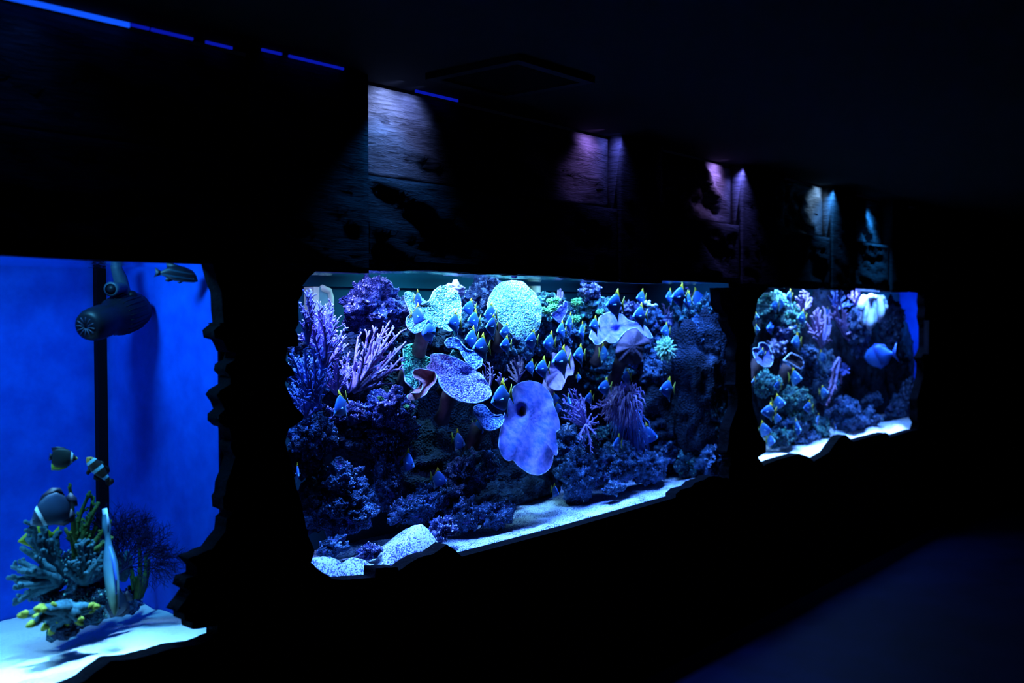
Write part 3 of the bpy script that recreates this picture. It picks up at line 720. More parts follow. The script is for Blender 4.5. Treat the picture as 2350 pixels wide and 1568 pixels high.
# ================================================================== TANK 2 : ROCKS
G = 'rocks of the middle reef'
R2 = [  # u, v, ru, rv, Y, mat, label, depth factor
 (850,930,100,150,.50,'rock_shaded','shade-darkened rock mass behind the violet bushes at the left'),
 (1060,980,110,150,.53,'rock_shaded','shade-darkened rock mass in the deep shade under the violet plate'),
 (1230,900,100,150,.54,'rock_shaded','shade-darkened rock mass behind the giant blue ear coral'),
 (1380,930,100,170,.53,'rock_shaded','shade-darkened rock mass behind the hanging tentacles'),
 (1530,930,75,180,.50,'rock_shaded','shade-darkened rock mass left of the right end of the reef'),
 (1615,880,50,170,.42,'rock_shaded','dark rock wall at the right end of the middle reef'),
 (1180,1120,90,85,.50,'rock_shaded','shade-darkened cave wall under the giant blue ear coral'),
 (965,1080,70,100,.48,'rock_shaded','shade-darkened cave wall behind the fish over the lower boulders'),
 (865,706,62,62,.36,'rock_violet','big dome-shaped rock with violet crust beside the pale box'),
 (852,795,50,55,.40,'rock','dark rock directly under the dome-shaped rock'),
 (1110,690,34,52,.42,'rock_violet','dark blue rock between the two cream plates'),
 (1100,750,50,52,.42,'rock','rock behind the school of fish in the middle'),
 (1165,800,45,50,.44,'rock','rock below the round cream plate'),
 (1047,664,18,17,.33,'ear_rose','small rosy knob on top of the bright cream plate'),
 (1262,712,42,36,.36,'rock_teal','green-tufted rock right of the round cream plate'),
 (1262,770,44,48,.40,'rock','dark rock face under the green-tufted rock'),
 (1352,672,20,22,.36,'rock_violet','bright knobby rock peak near the water surface'),
 (1360,715,42,40,.38,'rock_teal','rock with bright green spots below the knobby peak'),
 (1330,760,40,38,.40,'rock_teal','rubble rock left of the wide cup coral'),
 (1443,712,17,22,.34,'rock_violet','violet knob at the upper right edge of the cup coral'),
 (1492,735,20,28,.36,'rock','dark round rock behind the right rim of the cup coral'),
 (1470,800,42,52,.42,'rock','dark rock under the right wing of the cup coral'),
 (1395,850,48,46,.44,'rock_teal','shaded rock between cup coral and tentacle coral'),
 (1552,752,26,34,.34,'rock_violet','violet rock right above the glowing green coral'),
 (1585,808,22,30,.32,'rock_teal','rock right of the glowing green coral'),
 (1500,855,22,34,.34,'rock','rough rock below the glowing green coral'),
 (1535,848,30,26,.40,'rock_shaded','dark hollow rock right below the green coral'),
 (1610,770,30,60,.38,'rock','rock slope at the upper right corner of the reef'),
 (1628,715,16,40,.34,'rock_teal','thin rock shelf against the right edge of the window'),
 (1572,930,24,42,.30,'rock','rough rock column near the right end of the reef'),
 (1628,880,20,26,.26,'rock_teal','teal rock beside the brown fan at the right end'),
 (1562,985,28,40,.34,'rock_shaded','dark rock above the right end boulder'),
 (1615,985,30,30,.30,'rock','arched rock above the boulder in the right corner'),
 (1607,1052,46,44,.24,'rock_teal','big porous boulder in the lower right corner of the middle reef'),
 (1540,1030,30,28,.30,'rock','small boulder left of the right corner boulder'),
 (1490,1075,36,34,.25,'rock','rounded boulder right of the central boulder pair'),
 (1408,1068,54,44,.24,'rock','wide central boulder below the tentacle coral'),
 (1325,1095,27,62,.25,'rock','tall narrow rock pillar right of the giant ear coral'),
 (1408,1121,20,15,.15,'rock','small lone stone lying on the open sand'),
 (1400,1005,45,30,.36,'rock_teal','rock ledge under the violet bush'),
 (1300,1020,34,36,.34,'rock','rock that carries the lit crystal-like tuft'),
 (1135,1185,32,30,.17,'rock','bright pebbly stone left of the open sand strip'),
 (1065,1183,36,34,.20,'rock','dark stone with tiny tentacles, left of the pebbly stone'),
 (1012,1216,28,27,.11,'rock_violet','violet stone right of the sand peak'),
 (955,1168,52,30,.20,'rock','slanting stone over the sand peak'),
 (1085,1085,52,44,.25,'rock','large pitted round boulder below the deep shade'),
 (1015,1135,60,40,.27,'rock','rough boulder left of the large pitted boulder'),
 (885,1115,24,62,.30,'rock','upright rock column right of the big left boulder'),
 (900,1040,34,40,.34,'rock','mottled rock below the conical rock'),
 (775,1125,56,60,.20,'rock','huge rough boulder at the lower left, upper half'),
 (790,1175,76,50,.19,'rock','huge rough boulder at the lower left, lower half'),
 (722,1160,36,60,.22,'rock_shaded','dark rock at the left edge beside the huge boulder'),
 (762,1254,27,22,.12,'rock','small round stone on the sand at the lower left'),
 (850,1268,26,16,.09,'rock_violet','low dark stone half buried behind the sand ridge'),
 (720,1000,50,48,.22,'rock','pale blue rock at the left edge under the violet bushes'),
 (700,1060,40,34,.24,'rock_shaded','dark overhang at the left edge of the middle window'),
 (790,1015,60,34,.32,'rock_shaded','dark shelf rock left of the conical rock'),
 (893,940,42,46,.28,'rock_violet','conical blue rock with a bright speckled top'),
 (905,990,56,32,.30,'rock','lower skirt of the conical rock'),
 (815,945,52,24,.30,'rock_violet','rubble with rosy crust behind the diving fish'),
 (1650,820,18,60,.10,'rock_shaded','blue encrusted rock slope at the right jamb of the long window, upper'),
 (1645,960,24,60,.12,'rock_teal','dim encrusted rock at the right jamb of the long window, lower'),
 (1595,850,26,60,.25,'rock_shaded','shade-darkened rock as the cleft left of the right jamb of the long window'),
 (1590,735,34,40,.30,'rock_teal','hazy rock behind the bright blue fish at the upper right'),
 (1580,900,40,60,.28,'rock_shaded','dark rock behind the rough column at the right end'),
 (1520,980,44,60,.36,'rock_shaded','shade-darkened rock as the cave right of the hanging tentacles'),
 (1640,1060,24,40,.10,'rock','lowest rock in the right corner of the long window'),
 (930,790,52,60,.46,'rock_shaded','dark rock behind the stalk of the bright cream plate'),  # this and the next three added to darken gaps in the reef
 (990,780,40,50,.48,'rock_shaded','shade-darkened rock in the gap under the bright cream plate'),
 (1110,1150,70,40,.42,'rock_shaded','shade-darkened rock under the large pitted boulder'),
 (980,1190,60,30,.34,'rock_shaded','shade-darkened rock behind the violet stone by the sand peak'),
 (690,830,26,60,.30,'rock_shaded','dark rock at the upper left edge behind the violet bushes'),
 (1625,1000,26,40,.16,'rock','speckled rock above the right corner boulder'),
 (1585,870,22,34,.24,'rock_teal','teal rubble rock in the right part of the reef'),
 (1610,930,24,28,.20,'rock_violet','violet-tinged rock near the right edge'),
 (705,880,42,60,.25,'rock','rock carrying the violet bushes at the left edge'),
 (790,850,60,70,.36,'rock_shaded','dark rock between the two violet bushes'),
]
for i, (u, v, a, b, Y, mt, l) in enumerate(R2):
    rock('reef_rock', u, v, a, b, Y, mt, l, seed=i*1.7+2, sub=6 if a*b > 1300 and mt != 'rock_shaded' else (5 if a*b > 500 else 4), group=G if mt != 'ear_rose' else None)

# ================================================================== TANK 2 : PLATE CORALS
plate('bright cream plate coral with two lobes near the water surface', [(928,672),(940,668),(948,680),(958,692),(968,700),(985,690),(995,668),(1010,657),(1030,656),(1048,668),(1056,685),(1059,710),(1056,735),(1047,748),(1035,762),(1020,757),(1000,750),(985,745),(975,752),(965,762),(950,766),(938,756),(931,742),(934,728),(942,722),(936,705),(929,690)], (1003,710), .24, 'cream_polyp', .75, .015, .012, under='orange', seed=3, bumpy=.003, rimr=.0025)
plate('round cream and teal plate coral near the surface, right of the middle', [(1118,700),(1124,680),(1136,660),(1152,648),(1175,644),(1200,647),(1213,660),(1226,672),(1237,690),(1243,710),(1241,735),(1236,755),(1228,762),(1212,765),(1200,768),(1187,775),(1175,768),(1162,755),(1150,742),(1135,730),(1123,716)], (1186,705), .26, 'cream_polyp', .8, -.03, .010, under='brown', seed=5, bumpy=.003, rimr=.0025)
plate('cyan-green polyp plate left of the violet plate', [(924,800),(935,792),(950,789),(965,800),(975,818),(990,822),(1003,818),(1010,830),(1000,848),(980,860),(960,868),(964,882),(955,896),(945,890),(930,876),(926,852),(922,835),(926,818)], (955,835), .31, 'cyan_polyp', .6, .01, .01, seed=7, bumpy=.003)
plate('small green polyp patch behind the violet plate', [(1034,812),(1045,797),(1056,800),(1066,818),(1074,838),(1060,842),(1044,834),(1033,828)], (1052,820), .30, 'cyan_polyp', .6, 0, .006, nb=70, nr=14, seed=8, stalk=False)
plate('blue plate coral curling behind the violet plate', [(1020,788),(1026,777),(1040,774),(1053,780),(1062,792),(1072,802),(1088,806),(1102,816),(1107,828),(1104,840),(1092,848),(1078,842),(1064,822),(1054,802),(1040,796),(1026,798)], (1062,806), .28, 'blue_polyp', .6, .015, .01, seed=9)
plate('broad violet plate coral with a pale rim, at the middle of the tank', [(988,815),(1000,812),(1020,814),(1045,822),(1065,832),(1085,846),(1102,858),(1115,875),(1124,893),(1128,905),(1122,914),(1105,922),(1090,926),(1070,924),(1050,920),(1035,910),(1020,898),(1009,882),(1005,868),(998,855),(985,850),(978,843),(985,838),(990,830)], (1058,868), .21, 'violet_polyp', .8, .02, .012, seed=11, under='brown', rimr=.004, cupfn=lambda u, v: .022*math.exp(-((u-1064)/12)**2-((v-860)/9)**2)-.012*math.sin((u-1000)*.035))
plate('brownish folded flap with a pale edge, left wing of the violet plate', [(946,856),(952,848),(966,846),(985,850),(998,853),(1003,866),(998,880),(985,892),(978,905),(968,912),(950,920),(936,918),(933,908),(945,902),(962,903),(968,895),(970,880),(962,872),(950,868)], (985,872), .19, 'orange', .5, .05, .016, under='orange', seed=12, nb=110, nr=22, bumpy=.001, stalk=False, rimr=.002)
plate('small speckled blue plate under the violet plate', [(1086,935),(1095,930),(1108,929),(1118,937),(1128,950),(1140,954),(1152,952),(1157,962),(1152,975),(1140,985),(1125,989),(1112,985),(1104,975),(1096,962),(1088,950)], (1118,960), .20, 'blue_polyp', .7, .012, .006, seed=13, under='brown', nb=100, nr=22)
plate('giant blue ear coral hanging down in the middle of the reef', [(1173,905),(1178,888),(1195,878),(1215,874),(1240,880),(1258,897),(1270,920),(1268,926),(1278,950),(1285,975),(1284,988),(1275,990),(1276,1005),(1280,1040),(1276,1048),(1270,1040),(1268,1060),(1262,1075),(1250,1086),(1235,1092),(1215,1088),(1200,1078),(1186,1068),(1178,1055),(1165,1059),(1152,1048),(1144,1025),(1146,1000),(1152,970),(1158,950),(1166,925)], (1212,965), .20, 'ear', .46, .0, .006, seed=17, under='brown', nb=180, nr=44, bumpy=.0008, rimr=.0028, cupfn=lambda u, v: .05*math.exp(-((u-1194)/11)**2-((v-948)/14)**2)+.005*math.sin(u*.10+v*.03)+.004*math.sin(v*.06))
plate('rosy leafy coral left of the wide cup coral', [(1253,858),(1262,842),(1268,820),(1266,808),(1280,812),(1292,800),(1300,792),(1310,806),(1315,824),(1318,845),(1315,862),(1302,862),(1295,880),(1288,896),(1272,896),(1255,886)], (1285,850), .27, 'ear_rose', .4, .02, .014, seed=19, nb=90, nr=20, rim=None, under='ear_rose', bumpy=.001)
plate('wide blue cup coral with a brown underside, upper right', [(1352,775),(1358,757),(1372,745),(1375,728),(1392,718),(1410,717),(1428,722),(1440,735),(1452,739),(1465,742),(1482,750),(1493,765),(1498,776),(1488,777),(1474,766),(1460,752),(1448,754),(1436,760),(1422,775),(1416,785),(1400,789),(1388,780),(1378,790),(1366,792),(1360,782)], (1410,752), .22, 'ear', .8, .015, .008, seed=23, under='brown', nb=140, nr=30, bumpy=.001, rimr=.003, cupfn=lambda u, v: .03*math.exp(-((u-1412)/11)**2-((v-760)/9)**2))
plate('brown outer wall below the rim of the wide cup coral', [(1436,762),(1448,756),(1460,753),(1474,768),(1490,778),(1493,790),(1480,792),(1474,806),(1476,825),(1462,838),(1440,836),(1420,830),(1412,812),(1416,790),(1426,778)], (1450,795), .17, 'plum', .25, -.02, .008, seed=24, under='brown', nb=90, nr=18, bumpy=.0008, rim=None)
plate('small jagged leaf coral with white edges beside the green tufts', [(1264,722),(1272,716),(1279,713),(1282,704),(1288,700),(1293,706),(1294,692),(1298,690),(1303,698),(1302,712),(1294,730),(1285,742),(1275,735)], (1286,722), .27, 'ear', .1, .01, .004, seed=25, under='brown', nb=60, nr=12, rimr=.003, stalk=False)
# ================================================================== TANK 2 : BRANCHING AND SOFT CORALS
bush('tall violet feathery coral at the upper left edge of the long window', 706, 790, [(688,695),(700,672),(712,664),(720,692),(695,715),(690,742),(713,700)], .12, 'violet', .0055, .0022, 15, .20, .7, seed=1, spreadY=.02, lvl2=1)
bush('big violet feathery bush at the left, in front of the pale box', 742, 850, [(716,735),(728,708),(735,700),(748,705),(762,697),(755,722),(778,730),(795,752),(768,760),(742,722),(800,790),(730,760),(790,775)], .15, 'violet', .006, .0022, 15, .22, .7, seed=2, spreadY=.03, lvl2=1)
bush('blue feathery bush below the big violet one, at the left edge', 728, 930, [(670,812),(668,870),(680,855),(700,800),(720,800),(745,812),(672,905),(690,830),(735,840),(700,880),(760,835),(758,870)], .14, 'indigo', .006, .0024, 15, .22, .7, seed=3, spreadY=.03, lvl2=1)
bush('pink-violet bush between the two large feathery bushes', 772, 905, [(745,865),(752,850),(776,838),(788,860),(800,835),(780,800),(800,865),(742,880)], .17, 'violet', .0055, .0022, 12, .24, .7, seed=4, spreadY=.03, lvl2=1)
bush('violet feathery clump filling the gap behind the big left bush', 735, 800, [(705,740),(718,722),(745,715),(760,735),(775,760),(690,770),(785,775)], .20, 'violet', .0055, .0024, 16, .24, .7, seed=31, spreadY=.03, lvl2=1)
bush('blue-violet feathery clump low at the left edge', 700, 960, [(664,900),(672,885),(690,880),(712,890),(735,905),(668,930),(745,930),(720,880)], .16, 'indigo', .0055, .0024, 14, .22, .7, seed=32, spreadY=.03, lvl2=1)
bush('faded violet clump between the left bush and the rosy fingers', 800, 900, [(785,830),(800,812),(815,830),(770,850),(825,850),(835,870)], .24, 'violet', .005, .0022, 12, .26, .7, seed=33, lvl2=1)
bush('rosy finger coral with long upright fingers, left of the cyan plate', 812, 900, [(822,772),(836,800),(848,758),(862,752),(876,775),(884,755),(893,740),(903,752),(920,762),(930,785),(912,800),(925,820),(905,850),(880,820),(858,790),(900,880),(838,820),(920,845),(890,840)], .19, 'pink', .0065, .0030, 8, .20, .6, seed=5, spreadY=.06, wig=.3)
bush('small rosy twig coral beside the small speckled plate', 1122, 895, [(1108,855),(1114,840),(1122,832),(1130,842),(1118,860),(1132,862)], .26, 'pink', .004, .0018, 5, .3, .6, seed=6)
bush('rosy fan coral above the giant ear coral', 1190, 878, [(1166,850),(1164,838),(1172,830),(1180,822),(1190,815),(1198,820),(1202,832),(1206,850),(1176,842),(1188,832),(1168,865)], .24, 'pink', .0045, .002, 7, .22, .6, seed=7)
bush('pale violet tuft left of the fish over the ear coral', 1150, 890, [(1138,872),(1142,864),(1150,858),(1158,868),(1164,872)], .22, 'pink', .004, .002, 3, .3, .6, seed=8)
bush('violet bush right of the giant ear coral', 1345, 978, [(1292,925),(1296,908),(1306,896),(1318,892),(1332,905),(1340,915),(1300,945),(1310,925),(1322,918),(1335,935),(1296,960),(1308,965),(1320,940),(1375,972),(1370,955),(1356,950),(1355,975)], .22, 'violet', .005, .0019, 9, .22, .65, seed=9, lvl2=1)
bush('feather-shaped coral pointing down below the violet bush', 1344, 975, [(1352,1000),(1353,1020),(1355,1038),(1328,1000),(1332,1010),(1340,1022),(1368,1000),(1374,1012)], .20, 'violet', .004, .0018, 7, .25, .7, seed=10)
bush('rosy tangle of twigs left of the hanging tentacles', 1405, 925, [(1368,935),(1378,922),(1382,945),(1392,915),(1400,908),(1395,950),(1412,902),(1388,965),(1420,940),(1412,960),(1380,955)], .21, 'pink', .004, .0019, 8, .28, .8, seed=11, lvl2=1)
m_h = hair('large tentacle coral with drooping violet-blue tentacles', 1437, 915, 46, 44, .22, 'violet', 420, .03, .0020, name='tentacle_coral', seed=3, droop=.3, down=.8)
hair('drooping lower curtain of thin blue tentacles', 1450, 965, 40, 46, .27, 'indigo', 300, .03, .0018, name='tentacle_coral', seed=4, droop=.8, down=1.2)
hair('glowing green ball of tentacles at the upper right', 1530, 800, 23, 27, .22, 'greenhair', 240, .014, .0026, name='green_anemone', seed=5, base='green')
lobes('rosy sponge lobe right below the glowing green ball', [(1560,822,10,7),(1566,828,9,5),(1556,815,6,6)], .24, 'orange', 'sponge')
lobes('bright white finger coral floating high on the right', [(1482,695,5,6),(1489,700,6,6),(1497,702,7,4),(1505,700,5,3),(1490,692,4,3)], .24, 'white')
bush('small twig coral standing on the green-tufted rock', 1283, 697, [(1275,678),(1281,668),(1286,664),(1291,670),(1290,682)], .32, 'pink', .006, .0038, 3, .25, .5, seed=12, knob=.2)
bush('pale rosy twig coral right behind the dark fish near the surface', 1588, 690, [(1577,660),(1584,664),(1592,666),(1597,661),(1580,675),(1593,674)], .32, 'pink', .005, .0026, 4, .3, .5, seed=13)
bush('dim rosy bush in the upper right background', 1530, 742, [(1505,720),(1512,708),(1522,698),(1535,704),(1548,715),(1560,722),(1518,725),(1545,730)], .42, 'pink', .005, .003, 6, .3, .7, seed=14)
bush('small pink antler coral at the right end of the reef', 1640, 786, [(1634,772),(1638,760),(1645,756),(1648,765),(1650,778),(1632,784)], .20, 'pink', .006, .0028, 3, .3, .5, seed=15)
hair('reddish brown fan of curled tentacles at the right edge', 1647, 900, 20, 17, .18, 'orange', 120, .01, .0016, name='fan_worm', seed=6, base='rock_shaded')
bush('crystal-like pale tuft right of the giant ear coral', 1304, 986, [(1296,980),(1300,974),(1306,972),(1309,980),(1308,990),(1298,992)], .20, 'white', .004, .0022, 3, .3, .8, seed=16)
bush('small rosy twig on the rock column in the shade', 912, 1062, [(902,1040),(908,1048),(918,1052),(925,1046),(930,1040)], .28, 'ear_rose', .004, .003, 2, .3, .5, seed=17)
for (u, v, a, b, l) in [(1252,712,16,9,'green tuft at the left side of the green-tufted rock'), (1275,690,20,7,'green tuft under the small twig coral'), (1325,692,14,8,'green tuft left of the bright knobby peak'),
        (1322,732,12,8,'green tuft on the rubble rock'), (1378,716,9,5,'green tuft above the wide cup coral'), (1270,706,12,8,'yellow-green tuft beside the jagged leaf coral'), (874,915,6,4,'tiny green patch on top of the conical rock'), (935,935,6,4,'tiny green patch right of the conical rock')]:
    hair(l, u, v, a, b, .27 if u > 1000 else .22, 'green', 90, .006, .0022, name='green_polyps', seed=int(u), base='rock_teal', group='green tufts on the middle reef')
# weir boxes on the back wall
M['cream'] = plain('cream_plastic', (.85, .95, .62), .5)
M['green_pl'] = plain('green_plastic', (.20, .42, .40), .6)
p = P(743, 690, TD-.04); s_ = S(743, 690, TD-.04)
r = empty('overflow_box', (p.x, p.y, p.z)); tag(r, 'pale overflow box on the back wall behind the violet bushes', 'overflow box')
m = MB(); m.box((p.x-.060, TD-.06, p.z-.07), (p.x-.036, TD-.005, p.z+.048)); m.build('side_wall', M['cream'], r, smooth=False)
m = MB(); m.box((p.x-.036, TD-.045, p.z-.07), (p.x+.02, TD-.005, p.z+.048)); m.build('inner_wall', M['green_pl'], r, smooth=False)
m = MB(); m.tube([(p.x+.030, TD-.04, p.z-.08), (p.x+.030, TD-.04, p.z+.01), (p.x+.022, TD-.04, p.z+.034), (p.x-.01, TD-.04, p.z+.044)], .013, 12); m.build('pipe', M['cream'], r)
p = P(1226, 672, TD-.03)
m = MB(); m.box((p.x-.012, TD-.05, p.z-.06), (p.x+.02, TD-.004, p.z+.03)); o = m.build('drain_pipe', M['cream'], origin=(p.x, TD-.03, p.z)); tag(o, 'pale upright pipe behind the round cream plate', 'pipe')
# float at the surface and white block painted as a reflection at the window top
p = P(1180, 630, .08); m = MB(); m.ball(p, .014, 12, 8); o = m.build('float_ball', M['violet'], origin=p); tag(o, 'small violet ball floating at the surface above the round cream plate', 'float')
p = P(1427.5, 635.5, .012); M['glint'] = plain('white_glint', (.9, .8, 1), .4)
m = MB(); m.box((p.x-.03, .0, p.z-.004), (p.x+.02, .018, p.z+.004)); o = m.build('glint', M['glint'], origin=p, smooth=False); tag(o, 'tiny white block standing for a glint at the top edge of the long window', 'glint')
# ================================================================== TANK 3
G3 = 'rocks of the far reef'
R3 = [
 (1790,850,60,170,.52,'rock_shaded','dark rock mass behind the left side of the far reef'),
 (1890,860,60,170,.54,'rock_shaded','dark rock mass behind the pink bushes of the far reef'),
 (1990,850,55,160,.52,'rock_shaded','dark rock mass in the empty middle of the far reef'),
 (2055,880,42,150,.50,'rock_shaded','dark rock mass along the right side of the far reef'),
 (1752,705,22,28,.34,'rock_teal','teal rock at the upper left corner of the far reef'),
 (1783,692,18,20,.36,'rock_teal','green-tinged rock right of the upper left corner'),
 (1800,740,32,44,.40,'rock_teal','mottled rock in the upper left of the far reef'),
 (1797,765,14,16,.34,'rock_violet','pale ring-shaped rock below the mottled rock'),
 (1776,800,24,20,.34,'rock_violet','rock with lit violet crust above the small cup coral'),
 (1760,885,22,26,.28,'rock_teal','rock with pale stripes below the small cup coral'),
 (1858,812,14,18,.34,'rock','round blue rock right of the brown shelf coral'),
 (1815,840,22,14,.36,'rock','rock ledge under the brown shelf coral'),
 (1820,940,36,44,.30,'rock_teal','large mossy boulder in the middle of the far reef'),
 (1812,985,34,30,.28,'rock','lower boulder above the white rubble'),
 (1872,990,20,34,.28,'rock_teal','slanting green-grey rock right of the mossy boulder'),
 (1880,870,22,60,.36,'rock','rock pillar behind the hanging pink coral'),
 (1940,960,22,46,.30,'rock','rough rock on the right of the hanging pink coral'),
 (1968,760,14,54,.34,'rock','blue rock face left of the dark hollow'),
 (2043,740,14,50,.34,'rock','blue rock right of the white leather coral'),
 (2062,850,13,60,.36,'rock_shaded','dark rock slope against the blue end wall'),
 (1995,962,18,20,.24,'rock','small lit rock at the bottom of the far reef'),
 (2002,920,20,16,.34,'rock','dim blue rock in the lower right of the far reef'),
 (2064,955,16,42,.26,'rock','upright blue rock at the lower right corner'),
 (2084,915,10,46,.20,'rock','narrow dark blue rock at the right end of the window'),
 (1790,1005,30,16,.22,'rock_teal','low mossy rock at the edge of the white rubble'),
 (1850,1010,26,16,.24,'rock','low rubble rock behind the bright rubble patch'),
 (1975,985,40,16,.26,'rock','flat rock near the sill at the right of the far reef'),
 (2045,975,30,16,.26,'rock_shaded','flat dark rock near the right sill of the far reef'),
]
for i, (u, v, a, b, Y, mt, l) in enumerate(R3):
    rock('reef_rock', u, v, a, b, Y, mt, l, seed=i*2.3+50, sub=5, group=G3)
plate('small blue cup coral at the left of the far reef', [(1726,802),(1733,798),(1740,800),(1742,788),(1752,786),(1765,795),(1772,812),(1774,830),(1768,842),(1752,842),(1740,834),(1732,822)], (1754,816), .20, 'ear', .5, .03, .008, seed=31, nb=80, nr=16, rimr=.004, bumpy=.001)
plate('brown shelf coral with a white upper edge in the far reef', [(1797,828),(1806,818),(1816,810),(1822,814),(1832,817),(1842,825),(1844,838),(1838,848),(1826,842),(1812,832)], (1822,828), .22, 'brown', .1, .01, .006, seed=32, nb=70, nr=14, rimr=.006, rim='rim', bumpy=.001)
bush('bright pink antler bush in the upper middle of the far reef', 1885, 795, [(1862,728),(1868,718),(1874,710),(1884,712),(1892,708),(1902,722),(1906,745),(1852,745),(1856,762),(1900,765),(1875,735),(1890,740),(1905,780),(1866,775)], .22, 'pink', .012, .0055, 5, .25, .5, seed=21, spreadY=.04)
bush('second pink antler bush, right of the brightest one', 1938, 770, [(1905,718),(1916,705),(1922,698),(1930,695),(1938,712),(1944,720),(1918,730),(1930,735),(1948,742),(1950,765),(1950,782)], .24, 'pink', .010, .0045, 5, .25, .5, seed=22, spreadY=.04)
bush('long pink coral hanging down the middle of the far reef', 1925, 822, [(1918,860),(1908,880),(1900,905),(1896,930),(1912,900),(1922,870),(1930,880),(1904,918),(1910,850),(1928,850)], .20, 'pink', .011, .004, 8, .16, .35, seed=23, spreadY=.03)
bush('violet feathery coral near the surface in the far reef', 1842, 715, [(1828,682),(1836,670),(1845,667),(1855,675),(1864,685),(1830,700),(1860,702),(1845,685)], .26, 'violet', .010, .0045, 8, .28, .6, seed=24)
bush('dim blue feathery coral in the upper background of the far reef', 1915, 715, [(1900,680),(1908,670),(1920,668),(1930,672),(1940,684),(1955,700)], .36, 'indigo', .010, .005, 8, .3, .6, seed=25)
bush('blue tufted coral with violet tips above the white leather coral', 1962, 700, [(1945,680),(1955,670),(1965,665),(1972,672),(1975,690)], .30, 'violet', .010, .004, 6, .3, .6, seed=26)
def drape(label, u, v, fingers_, Y, mat, r0, seed):
    p0 = P(u, v, Y); r = empty('leather_coral', p0); tag(r, label, 'coral'); m = MB(); rng = random.Random(seed)
    for (a, b, rr) in fingers_:
        e = P(a, b, Y-.03); n = 9; pts = []; rd = []
        st = P(a+(u-a)*.25, v-12, Y)
        for i in range(n+1):
            t = i/n; q = st.lerp(e, t)+Vector((rng.uniform(-.004, .004), rng.uniform(-.004, .004), 0)); pts.append(q)
            rd.append(rr*(.7+.55*math.sin(math.pi*min(1, t*1.05)*.8))*(1 if t < .95 else .6))
        m.tube(pts, rd, 10)
    m.build('fingers', M[mat], r)
drape('bright white leather coral with hanging fingers near the surface of the far reef', 2003, 692, [(1981,745,.018),(1996,755,.024),(2003,748,.02),(2019,737,.03),(2031,712,.02),(2028,690,.016),(1975,712,.02),(2010,684,.014),(1998,684,.02)], .24, 'white', .02, 4)
plate('bright blue leaf coral beside the hanging pink coral', [(1928,838),(1933,832),(1940,834),(1946,842),(1951,840),(1948,850),(1950,858),(1942,858),(1936,864),(1928,858)], (1938,848), .19, 'ear', .3, .01, .004, seed=33, nb=50, nr=10, rim=None, stalk=False)
# ================================================================== FISH
M['silver'] = bandmat('silvery_blue_skin', [(0, (.06, .16, .24)), (.25, (.06, .20, .52)), (.62, (.03, .17, .70)), (.86, (.02, .11, .58)), (.90, (.02, .05, .22)), (.94, (.08, .34, .95)), (1, (.20, .50, 1))], 0, -.45, .5, .38, .04)
M['yellowfin'] = plain('yellow_fin', (.60, .42, .015), .5)
M['paletail'] = plain('pale_yellow_tail', (.42, .38, .05), .5)
M['eye'] = plain('fish_eye', (.003, .003, .006), .15, .8)
M['darkfin'] = plain('dark_fin', (.008, .012, .03), .5)
M['bluefin'] = plain('blue_fin', (.04, .15, .75), .5)
M['brownfin'] = plain('dark_brown_fin', (.03, .012, .012), .5)
M['palefin'] = plain('pale_blue_fin', (.25, .45, .7), .5)
def sec(tab, x):
    return lin(sorted(tab), x)
def fish_parts(top, bot, thick, body_mat, fins, eye=(.36, .03, .022), nx=26, na=16, name='body'):
    """list of (part name, mesh): body 1 unit long, head at +x"""
    xs = [t[0] for t in top]; x0, x1 = min(xs), max(xs); m = MB(); out = []
    for i in range(nx+1):
        x = x1+(x0-x1)*(1-math.cos(math.pi*i/nx))/2
        zt, zb = sec(top, x), sec(bot, x); zc = (zt+zb)/2; hh = max(.004, (zt-zb)/2)
        w_ = thick*max(.03, math.sin(math.pi*min(1, max(0, (x1-x)/(x1-x0)*.82+.10))))**.8
        w_ = min(w_, hh)
        for k in range(na):
            q = 2*math.pi*k/na; cz = math.cos(q); sy = math.sin(q)
            m.v.append(Vector((x, w_*math.copysign(abs(sy)**1.1, sy), zc+hh*cz)))
    for i in range(nx):
        for k in range(na):
            A = i*na+k; B = i*na+(k+1) % na; m.f.append((A, B, B+na, A+na))
    m.f.append(tuple(range(na))); m.f.append(tuple(reversed(range(nx*na, nx*na+na))))
    def mesh(nm, mb, mt):
        me = bpy.data.meshes.new(nm); me.from_pydata([tuple(v) for v in mb.v], [], mb.f); me.update()
        me.polygons.foreach_set('use_smooth', [True]*len(me.polygons)); me.materials.append(M[mt]); return me
    out.append(('body', mesh('body', m, body_mat)))
    for nm, poly, mt in fins:
        f = MB()
        if nm == 'pectoral_fin':
            for s in (-1, 1):
                g = MB(); g.slab([(x, s*(thick*.9+(poly[0][0]-x)*.5), z) for x, z in poly], (0, 1, 0), .008)
                out.append((nm, mesh(nm, g, mt)))
            continue
        f.slab([(x, 0, z) for x, z in poly], (0, 1, 0), .016); out.append((nm, mesh(nm, f, mt)))
    if eye:
        for s in (-1, 1):
            e = MB(); e.ball((eye[0], s*thick*.62, eye[1]), (eye[2], eye[2]*.6, eye[2]), 10, 7); out.append(('eye', mesh('eye', e, 'eye')))
    return out
FISHG = 'silvery blue yellow-finned fish of the middle tank'
